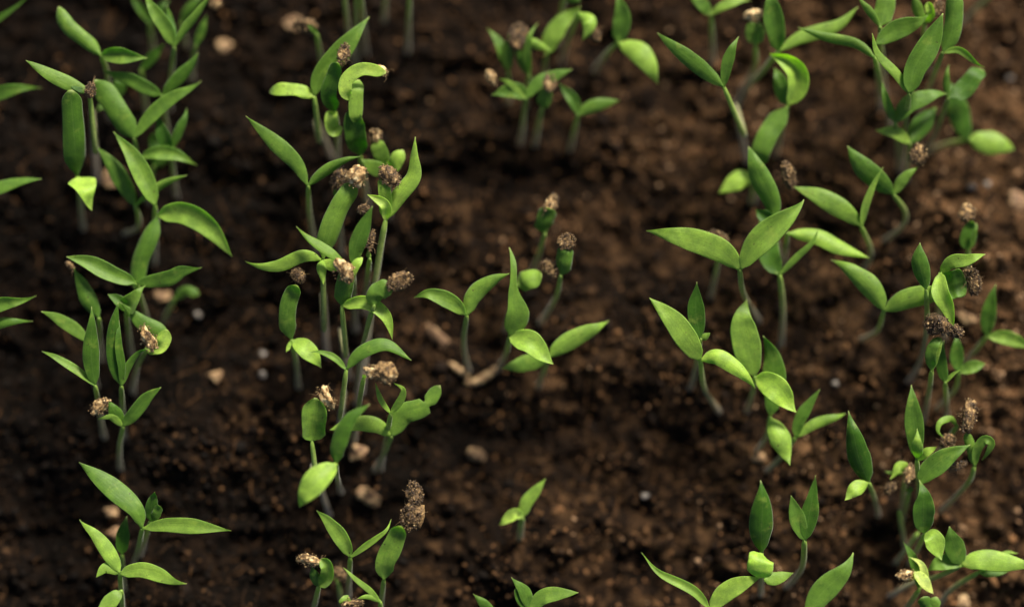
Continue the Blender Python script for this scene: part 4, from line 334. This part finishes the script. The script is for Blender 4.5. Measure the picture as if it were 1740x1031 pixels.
def relief(x, y):
    """soil height in mm for x, y in mm"""
    x = np.asarray(x, float); y = np.asarray(y, float)
    wx = x + 6 * smooth_noise(x / 17., y / 17., 3); wy = y + 6 * smooth_noise(x / 15., y / 15., 4)
    h = 10.5 * (smooth_noise(wx / 46., wy / 34., 1) - .5)
    h += 7.0 * (smooth_noise(wx / 19., wy / 15., 2) - .5)
    h += 3.0 * (.5 - np.abs(smooth_noise(wx / 9., wy / 8., 5) - .5) * 2)
    h += 3.0 * (smooth_noise(wx / 3.7, wy / 3.5, 6) - .5)
    h += 1.6 * (smooth_noise(x / 1.6, y / 1.6, 7) - .5)
    h = h - 1.6 - hollow(x, y)
    if h.size < 200: return h
    hs = h.shape; h = h.ravel(); xr, yr = x.ravel(), y.ravel()
    for fx, fy in FEET:                       # the peat lies level round each stem foot, heaped a little against it
        near = np.flatnonzero((np.abs(xr - fx) < 13) & (np.abs(yr - fy) < 13))
        d2 = (xr[near] - fx) ** 2 + (yr[near] - fy) ** 2; g = np.exp(-d2 / 26.)
        h[near] = h[near] * (1 - .75 * g) + .9 * np.exp(-d2 / 7.)
    return h.reshape(hs)
FEET = [(s_[2][1][0], s_[2][1][1]) for s_ in SEEDLINGS]
def axis(lo, hi, step, far):
    a = np.arange(lo, hi, step); s, v, out = step, hi, []
    while v < far: out.append(v); s *= 1.25; v += s
    s, v, out2 = step, lo - step, []
    while v > -far: out2.append(v); s *= 1.25; v -= s
    return np.concatenate([np.array(out2[::-1]), a, np.array(out)])
xs = axis(-205, 205, .8, 1500); ys = axis(-140, 195, .8, 1500)
X, Y = np.meshgrid(xs, ys)
Z = relief(X, Y)
def fast_mesh(name, V, F, k):
    me = bpy.data.meshes.new(name)
    me.vertices.add(len(V)); me.vertices.foreach_set('co', np.ascontiguousarray(V, dtype=np.float32).ravel())
    me.loops.add(F.size); me.loops.foreach_set('vertex_index', F.astype(np.int32).ravel())
    me.polygons.add(len(F)); me.polygons.foreach_set('loop_start', np.arange(0, F.size, k, dtype=np.int32))
    me.update(calc_edges=True); me.validate()
    return me
def tone_attr(me, vals, name='tone'):
    at = me.attributes.new(name, 'FLOAT', 'POINT'); at.data.foreach_set('value', np.asarray(vals, dtype=np.float32))
nx, ny = len(xs), len(ys)
idx = np.arange(nx * ny).reshape(ny, nx)
F = np.stack([idx[:-1, :-1], idx[:-1, 1:], idx[1:, 1:], idx[1:, :-1]], -1).reshape(-1, 4)
V = np.stack([X.ravel(), Y.ravel(), Z.ravel()], -1) * MM
me = fast_mesh('soil', V, F, 4); me.polygons.foreach_set('use_smooth', np.ones(len(F), dtype=bool))
def light_tone(x, y):  # shade in hollows and light on mounds put into the soil colour
    """painted light across the bed: darker left, lighter right, plus random tone"""
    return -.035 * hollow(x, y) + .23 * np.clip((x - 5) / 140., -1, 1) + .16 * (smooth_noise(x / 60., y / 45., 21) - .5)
tn = .30 + .55 * (smooth_noise(X / 2.3, Y / 2.3, 8) - .5) + .40 * (smooth_noise(X / 8., Y / 7., 9) - .5) + light_tone(X, Y) * 1.0
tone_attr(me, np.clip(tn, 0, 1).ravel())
me.materials.append(M_SOIL)
soil = bpy.data.objects.new('soil', me); sc.collection.objects.link(soil); soil['kind'] = 'structure'

# crumbs of peat lying over the whole visible bed
t_ = (1 + 5 ** .5) / 2
ICO_V = np.array([(-1, t_, 0), (1, t_, 0), (-1, -t_, 0), (1, -t_, 0), (0, -1, t_), (0, 1, t_), (0, -1, -t_), (0, 1, -t_), (t_, 0, -1), (t_, 0, 1), (-t_, 0, -1), (-t_, 0, 1)]) / math.hypot(1, t_)
ICO_F = np.array([(0, 11, 5), (0, 5, 1), (0, 1, 7), (0, 7, 10), (0, 10, 11), (1, 5, 9), (5, 11, 4), (11, 10, 2), (10, 7, 6), (7, 1, 8), (3, 9, 4), (3, 4, 2), (3, 2, 6), (3, 6, 8), (3, 8, 9), (4, 9, 5), (2, 4, 11), (6, 2, 10), (8, 6, 7), (9, 8, 1)])
def grains(centres, sizes, rng, stretch=.45, jitter=.28):
    """numpy cloud of irregular icosahedral grains -> V, F"""
    n = len(centres)
    v = ICO_V[None] * (1 + jitter * rng.uniform(-1, 1, (n, 12, 1)))
    v = v * (1 + stretch * rng.uniform(-1, 1, (n, 1, 3)))
    q = rng.normal(size=(n, 4)); q /= np.linalg.norm(q, axis=1, keepdims=True)
    w_, x_, y_, z_ = q.T
    R = np.stack([1 - 2 * (y_ ** 2 + z_ ** 2), 2 * (x_ * y_ - z_ * w_), 2 * (x_ * z_ + y_ * w_), 2 * (x_ * y_ + z_ * w_), 1 - 2 * (x_ ** 2 + z_ ** 2), 2 * (y_ * z_ - x_ * w_), 2 * (x_ * z_ - y_ * w_), 2 * (y_ * z_ + x_ * w_), 1 - 2 * (x_ ** 2 + y_ ** 2)], -1).reshape(n, 3, 3)
    v = np.einsum('nij,nkj->nki', R, v) * sizes[:, None, None] + centres[:, None, :]
    f = ICO_F[None] + (np.arange(n) * 12)[:, None, None]
    return v.reshape(-1, 3), f.reshape(-1, 3)
N = 100000
cx = rs.uniform(-200, 200, N); cy = rs.uniform(-135, 190, N)
keep = rs.uniform(0, 1, N) < .30 + .9 * smooth_noise(cx / 14., cy / 12., 15)
cx, cy = cx[keep], cy[keep]; N = len(cx)
big = rs.uniform(0, 1, N) < .025
sz = .24 + .52 * rs.uniform(0, 1, N) ** 3 + big * rs.uniform(.3, 1.1, N)
cz = relief(cx, cy) + sz * .35
V, F = grains(np.stack([cx, cy, cz], -1), sz, rs, .72, .4)
me = fast_mesh('peat_crumbs', V * MM, F, 3)
ct = np.clip(rs.beta(1.5, 2.2, N) * np.where(big, .72, 1.0) + light_tone(cx, cy) * 1.0 + .3 * (smooth_noise(cx / 7., cy / 7., 30) - .5) + (rs.uniform(0, 1, N) < .006) * .35, 0, 1)
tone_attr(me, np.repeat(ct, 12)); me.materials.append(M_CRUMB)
crumbs = bpy.data.objects.new('peat_crumbs', me); sc.collection.objects.link(crumbs)
crumbs['kind'] = 'stuff'; crumbs['label'] = 'loose brown peat crumbs covering the soil'; crumbs['category'] = 'soil crumbs'

# fine root fibres in the peat
fv, ff = [], []
for _ in range(1100):
    x0, y0 = rs.uniform(-180, 180), rs.uniform(-120, 175); an = rs.uniform(0, 6.28); ln = rs.uniform(3, 11); cv = rs.uniform(-.35, .35); rad = rs.uniform(.08, .17)
    px, py = x0, y0; ring = []
    for k in range(7):
        z = float(relief(px, py)) + .5 + 1.1 * math.sin(k / 6 * 3.14)
        ring.append((px, py, z)); px += math.cos(an) * ln / 6; py += math.sin(an) * ln / 6; an += cv
    b0 = len(fv)
    for k, p in enumerate(ring):
        for j in range(3):
            A = j * 2.094; fv.append((p[0] + rad * math.cos(A), p[1] + rad * math.sin(A) * .6, p[2] + rad * math.sin(A)))
    for k in range(6):
        for j in range(3):
            ff.append((b0 + k * 3 + j, b0 + k * 3 + (j + 1) % 3, b0 + k * 3 + 3 + (j + 1) % 3, b0 + k * 3 + 3 + j))
me = fast_mesh('root_fibres', np.array(fv) * MM, np.array(ff), 4); tone_attr(me, np.repeat(rs.uniform(.4, .85, 1100), 21)); me.materials.append(M_CRUMB)
o = bpy.data.objects.new('root_fibres', me); sc.collection.objects.link(o); o['kind'] = 'stuff'; o['label'] = 'thin brown root fibres tangled in the soil'; o['category'] = 'fibres'

# ------------------------------------------------------------------ plant builders (millimetres, relative to the base of each seedling)
def catmull(P, n):
    P = [Vector(p) for p in P]
    Q = [P[0] * 2 - P[1]] + P + [P[-1] * 2 - P[-2]]
    L = [0]
    for a_, b_ in zip(P, P[1:]): L.append(L[-1] + (b_ - a_).length)
    out = []
    for i in range(n):
        s = L[-1] * i / (n - 1); k = 0
        while k < len(P) - 2 and s > L[k + 1]: k += 1
        t = (s - L[k]) / max(1e-6, L[k + 1] - L[k])
        p0, p1, p2, p3 = Q[k:k + 4]
        out.append(.5 * ((2 * p1) + (p2 - p0) * t + (2 * p0 - 5 * p1 + 4 * p2 - p3) * t * t + (3 * p1 - p0 - 3 * p2 + p3) * t ** 3))
    return out
def link(name, me, parent=None, m=None):
    if m: me.materials.append(m)
    o = bpy.data.objects.new(name, me); sc.collection.objects.link(o)
    if parent: o.parent = parent
    return o
def uv_attr(me, vals):
    at = me.attributes.new('leafuv', 'FLOAT_VECTOR', 'POINT'); at.data.foreach_set('vector', np.asarray(vals, dtype=np.float32).ravel())
def stem_mesh(P, r):
    n, m = 22, 10
    C_ = catmull(P, n); V, U, F = [], [], []
    X_ = Vector((1, 0, 0))
    for i, c in enumerate(C_):
        T = (C_[min(n - 1, i + 1)] - C_[max(0, i - 1)]).normalized()
        A = (X_ - T * X_.dot(T)).normalized(); B = T.cross(A); t = i / (n - 1)
        rad = r * (1.10 - .26 * t + .05 * math.sin(9 * t + P[0][0])) * (1.0 if i < n - 1 else .75)
        if t < .25: rad *= 1 + .5 * (.25 - t)
        for j in range(m):
            a_ = 2 * math.pi * j / m; V.append((c + (A * math.cos(a_) + B * math.sin(a_)) * rad) * MM); U.append((0, t, 0))
        X_ = A
    for i in range(n - 1):
        for j in range(m):
            F.append((i * m + j, i * m + (j + 1) % m, (i + 1) * m + (j + 1) % m, (i + 1) * m + j))
    V.append((C_[-1] + (C_[-1] - C_[-2]).normalized() * r * .5) * MM); U.append((0, 1, 0))
    for j in range(m): F.append(((n - 1) * m + j, (n - 1) * m + (j + 1) % m, len(V) - 1))
    me = bpy.data.meshes.new('stem'); me.from_pydata(V, [], F); me.polygons.foreach_set('use_smooth', [True] * len(F)); uv_attr(me, U)
    return me
def profile(s, shape, va=.5, vb=.5):
    if shape == 'n': f = math.sin(math.pi * s ** (.72 + .2 * va)) ** (.50 + .28 * vb + .38 * s) if s < 1 else 0
    elif shape == 'o': f = math.sin(math.pi * s ** .88) ** (.66 + .35 * s) if s < 1 else 0
    elif shape == 's': f = min(1, (s / .22) ** .7) * (.80 + .20 * math.sin(math.pi * s)) * (1 - max(0, (s - .86) / .14) ** 2 * .8)
    elif shape == 'b': f = min(1, .3 + .7 * (s / .22) ** .8) * (1 - max(0, (s - .75) / .25) ** 2.4 * .85)
    elif shape == 't': f = min(1, (s / .22) ** .8) * (1 - max(0, (s - .25) / .75) ** 1.25)
    elif shape == 'w': f = (math.sin(math.pi * min(1, s / .62) ** .8) ** .9 if s < .31 else 1 - .72 * min(1, (s - .31) / .33) ** .9) * (1 - max(0, (s - .85) / .15) ** 1.6)
    elif shape == 'k':
        f = math.sin(math.pi * min(1, s) ** .72) ** .6 if s < .66 else .50 + .0 * s
        if s >= .66: f = (.62 - .35 * math.exp(-((s - .70) / .035) ** 2)) * (1 - max(0, (s - .85) / .15) ** 2.5)
    return max(f, .035 if s > .5 else .0)
def leaf_mesh(shape, wd, fold, tw, N0, P, seed, r):
    n, m = 30, 9
    C_ = catmull(P, n); V, U, F = [], [], []
    N0 = Vector(N0); L = sum((b_ - a_).length for a_, b_ in zip(C_, C_[1:]))
    sv = Vector((seed * 3.1, seed * 1.7, seed * .9)); vr = random.Random(seed); va, vb, curl = vr.random(), vr.random(), vr.choice((0, 0, .5, 1, -.7, 1.4))
    rows = []
    for i, c in enumerate(C_):
        s = i / (n - 1)
        T = (C_[min(n - 1, i + 1)] - C_[max(0, i - 1)]).normalized()
        ang = math.radians(tw) * (s - .3)
        Nn = (N0 - T * N0.dot(T)); Nn = Nn.normalized() if Nn.length > .15 else Vector((0, -.5, .87))
        W_ = T.cross(Nn).normalized(); Nn = W_.cross(T)
        W_, Nn = W_ * math.cos(ang) + Nn * math.sin(ang), Nn * math.cos(ang) - W_ * math.sin(ang)
        hw = wd * .5 * profile(s, shape, va, vb) * min(1, .35 + s / .09 * .65)
        hw *= 1 + .07 * noise.noise(sv + Vector((s * 3.5, 0, 0)))
        hw = max(hw, r * .62 * max(0, 1 - s * 5))
        th = max(.20 * min(1, L / 18), r * .75 * max(0, 1 - s * 7))
        if s > .93: th *= 1 - .6 * (s - .93) / .07
        c = c - Nn * (curl * .16 * L * max(0, s - .72) ** 2 / .08)     # tips curl under or up a little
        wav = .05 * wd * noise.noise(sv + Vector((s * 4, 5, 0)))
        row_t, row_b = [], []
        for j in range(m):
            u = -1 + 2 * j / (m - 1); u = math.sin(u * math.pi / 2)
            asym = 1 + .06 * noise.noise(sv + Vector((s * 5, 9 * (1 if u > 0 else -1), 2)))
            lift = fold * 1.5 * hw * (abs(u) ** 1.7) + .06 * wd * noise.noise(sv + Vector((s * 5, u * 1.4, 7))) * (abs(u)) + wav
            lift -= .05 * hw * math.exp(-(u / .12) ** 2)
            q = c + W_ * (hw * u * asym) + Nn * lift
            k = th * math.sqrt(max(0, 1 - u * u * .97)); 
            row_t.append(len(V)); V.append((q + Nn * k * .5) * MM); U.append((u, s, 0))
            if 0 < j < m - 1: row_b.append(len(V)); V.append((q - Nn * k * .5) * MM); U.append((u, s, 1))
        rows.append(row_t + row_b[::-1])
    k = len(rows[0])
    for a_, b_ in zip(rows, rows[1:]):
        for j in range(k): F.append((a_[j], a_[(j + 1) % k], b_[(j + 1) % k], b_[j]))
    F.append(tuple(rows[0][::-1])); F.append(tuple(rows[-1]))
    me = bpy.data.meshes.new('leaf'); me.from_pydata(V, [], F); me.polygons.foreach_set('use_smooth', [True] * len(F)); uv_attr(me, U)
    return me
import bmesh
_bm = bmesh.new(); bmesh.ops.create_icosphere(_bm, subdivisions=4, radius=1)
SPH_V = [v.co.copy() for v in _bm.verts]; SPH_F = [tuple(v.index for v in f.verts) for f in _bm.faces]; _bm.free()
def lump(name, a_, b_, c_, seed, rough=.3, freq=1.6, tone=.5, tvar=.5, cuts=0):
    """an irregular lump with semi-axes a_, b_, c_ (mm)"""
    sv = Vector((seed * 7.3, seed * 2.1, -seed)); V, T = [], []
    rg = random.Random(seed); planes = [(Vector([rg.gauss(0, 1) for _ in range(3)]).normalized(), rg.uniform(.45, .8)) for _ in range(cuts)]
    for v0 in SPH_V:
        v = v0.copy()
        for pn, pd in planes:
            k = v.dot(pn) - pd
            if k > 0: v -= pn * k * .92
        d = 1 + rough * noise.fractal(v * freq + sv, 1.0, 2.1, 4) + rough * .55 * noise.noise(v * freq * 4 + sv)
        V.append(Vector((v.x * a_, v.y * b_, v.z * c_)) * d * MM)
        T.append(min(1, max(0, tone + tvar * noise.noise(v * 2.3 + sv * 1.3) + .3 * noise.noise(v * 8 + sv))))
    me = bpy.data.meshes.new(name); me.from_pydata(V, [], SPH_F); me.polygons.foreach_set('use_smooth', [True] * len(SPH_F)); tone_attr(me, T)
    return me
def fibre(p, d, ln, rad, rng, V, F):
    b0 = len(V); p = Vector(p); d = Vector(d).normalized()
    n_ = 6
    for k in range(n_):
        A = d.orthogonal().normalized(); B = d.cross(A); rr_ = rad * (1 - .6 * k / n_)
        for j in range(3):
            an = j * 2.094; V.append(tuple(p + (A * math.cos(an) + B * math.sin(an)) * rr_))
        p = p + d * ln / n_; d = (d + Vector([rng.uniform(-.45, .45) for _ in range(3)])).normalized()
    for k in range(n_ - 1):
        for j in range(3):
            F.append((b0 + k * 3 + j, b0 + k * 3 + (j + 1) % 3, b0 + k * 3 + 3 + (j + 1) % 3)); F.append((b0 + k * 3 + j, b0 + k * 3 + 3 + (j + 1) % 3, b0 + k * 3 + 3 + j))
def husk(c, a_, b_, ax, tone, parent, seed):
    """flat papery seed coat with soil stuck to it: shell + stuck crumbs"""
    rng = random.Random(seed); nr = np.random.RandomState(seed)
    X_ = Vector(ax).normalized(); Yv = Vector((0, -.5, .87)); Yv = (Yv - X_ * Yv.dot(X_)).normalized(); Z_ = X_.cross(Yv)
    R = Matrix((X_, Z_, Yv)).transposed().to_4x4()
    a_ *= 1.08; b_ *= 1.08
    k_ = rng.uniform(.85, 1.0); me = lump('seed_husk', a_ * k_, b_ * rng.uniform(.8, .98), b_ * rng.uniform(.45, .65), seed, rng.uniform(.25, .42), rng.uniform(1.1, 1.9), min(1.0, .14 + .44 * tone), .7, cuts=rng.randint(3, 7))
    me.transform(R); h = link('seed_husk', me, parent, M_HUSK); h.location = Vector(c) * MM
    n_ = int((230 + 45 * a_ * b_) * (1.25 if tone < .5 else .8 if tone < .9 else .38))
    d = nr.normal(size=(n_, 3)); d /= np.linalg.norm(d, axis=1, keepdims=True)
    bare = Vector([rng.uniform(-1, 1) for _ in range(3)]).normalized()
    cl = np.array([noise.noise(Vector(q) * 1.8 + Vector((seed, 0, 3))) for q in d])
    pick = (cl > (-.18 if tone < .5 else .0 if tone < .9 else .15)) | (nr.uniform(0, 1, n_) < .25)
    d = d[pick]; n_ = len(d)
    pos = d * np.array([a_, b_, b_ * .75]) * nr.uniform(.78, 1.08, (n_, 1))
    sz_ = nr.uniform(.06, .19, n_) * (1 + .8 * (nr.uniform(0, 1, n_) < .12))
    V, F = grains(pos, sz_, nr, .5, .35)
    T = np.repeat(np.clip(nr.beta(1.5, 2.2, n_) + .25 * (tone - .6), 0, 1), 12)
    V = V.tolist(); F = F.tolist()
    for _ in range(rng.randint(6, 12) if tone < .5 else rng.randint(2, 5)):
        q = Vector([rng.gauss(0, 1) for _ in range(3)]).normalized()
        fibre((q.x * a_ * .9, q.y * b_ * .9, q.z * b_ * .6), q + X_ * .0, rng.uniform(.8, 3.2), rng.uniform(.05, .10), rng, V, F)
    V = np.array(V); T = np.concatenate([T, np.full(len(V) - len(T), .55)])
    me = fast_mesh('stuck_crumbs', V * MM, np.array(F), 3); tone_attr(me, T); me.transform(R)
    k = link('stuck_crumbs', me, h, M_HCRUMB); k['kind'] = 'stuff'
    return h

GROUP = 'seedlings sprouting in rows from the soil'
for si, (label, r, stem, leaves, husks) in enumerate(SEEDLINGS):
    base = Vector(stem[1]); root = bpy.data.objects.new('seedling', None); sc.collection.objects.link(root)
    root.empty_display_size = .005; root.location = base * MM
    root['label'] = label; root['category'] = 'seedling'; root['group'] = GROUP
    rel = lambda p: tuple(Vector(p) - base)
    link('stem', stem_mesh([rel(p) for p in stem], r), root, M_STEM)
    for li, (shape, wd, tint, fold, tw, N0, pts) in enumerate(leaves):
        o = link('leaf', leaf_mesh(shape, wd, fold, tw, N0, [rel(p) for p in pts], si * 4 + li + 1, r), root, M_LEAF)
        o.color = (max(0, min(1, tint)), max(0, min(1, .5 - tint)), max(0, tint - .85) * 2.5, 1)  # leaf colour; low tint also paints in the shade of upright leaves
    for hi, (c, a_, b_, ax, tone) in enumerate(husks):
        husk(rel(c), a_, b_, ax, tone, root, si * 7 + hi + 1)

# ------------------------------------------------------------------ chips, bark, roots and glint beads on the soil
for bi, (kind, label, x, y, a_, b_, ang, tone) in enumerate(BITS):
    z = float(relief(x, y)); A = math.radians(ang)
    if kind == 'root_piece':
        pts = [Vector((math.cos(A) * a_ * t - math.sin(A) * a_ * .35 * (1 - 4 * t * t), math.sin(A) * a_ * t + math.cos(A) * a_ * -.22 * (1 - 4 * t * t), .9 + .6 * (1 - 4 * t * t))) for t in (-.5, -.25, 0, .25, .5)]
        C_ = catmull(pts, 20); V, F, T = [], [], []
        for i, c in enumerate(C_):
            rad = b_ * .42 * (.35 + .65 * math.sin(math.pi * (i + .6) / 20) ** .6) * (1 + .15 * math.sin(i * 1.9))
            D_ = (C_[min(19, i + 1)] - C_[max(0, i - 1)]).normalized(); P_ = D_.cross(Vector((0, 0, 1))).normalized(); Q_ = P_.cross(D_)
            for j in range(9):
                q = 6.283 * j / 9; V.append((c + (P_ * math.cos(q) + Q_ * math.sin(q)) * rad) * MM); T.append(.62 + .2 * math.sin(i + j))
        for i in range(19):
            for j in range(9): F.append((i * 9 + j, i * 9 + (j + 1) % 9, i * 9 + 9 + (j + 1) % 9, i * 9 + 9 + j))
        F.append(tuple(range(9))); F.append(tuple(range(171, 180)))
        me = bpy.data.meshes.new(kind); me.from_pydata(V, [], F); me.polygons.foreach_set('use_smooth', [True] * len(F)); tone_attr(me, T)
        o = link(kind, me, None, M_CHIP); cat = 'root'
    elif kind == 'glint_bead':  # solid bead added in place of a blurred glint of water
        me = lump(kind, a_ * .5, a_ * .5, b_ * .5, bi + 60, .26, 1.3, .3 + .35 * (tone - 1), .5, cuts=8)
        o = link(kind, me, None, M_BEAD); cat = 'glint bead'; z += b_ * .15
    else:
        flat_ = .28 if kind == 'bark_strip' else .62
        me = lump(kind, a_ * .52, b_ * .52, min(a_, b_) * .5 * flat_, bi + 90, .24, 1.3, .05 + .45 * tone, .55, cuts=9)
        o = link(kind, me, None, M_CHIP); o.rotation_euler = (rs.uniform(-.3, .3), rs.uniform(-.3, .3), A); cat = 'chip' if kind == 'wood_chip' else 'bark'; z += min(a_, b_) * .2
    o.location = Vector((x, y, z)) * MM
    o['label'] = label; o['category'] = cat; o['group'] = {'root_piece': 'root pieces on the soil', 'glint_bead': 'beads standing for water glints on the soil', 'wood_chip': 'wood chips on the soil', 'bark_strip': 'bark on the soil'}[kind]
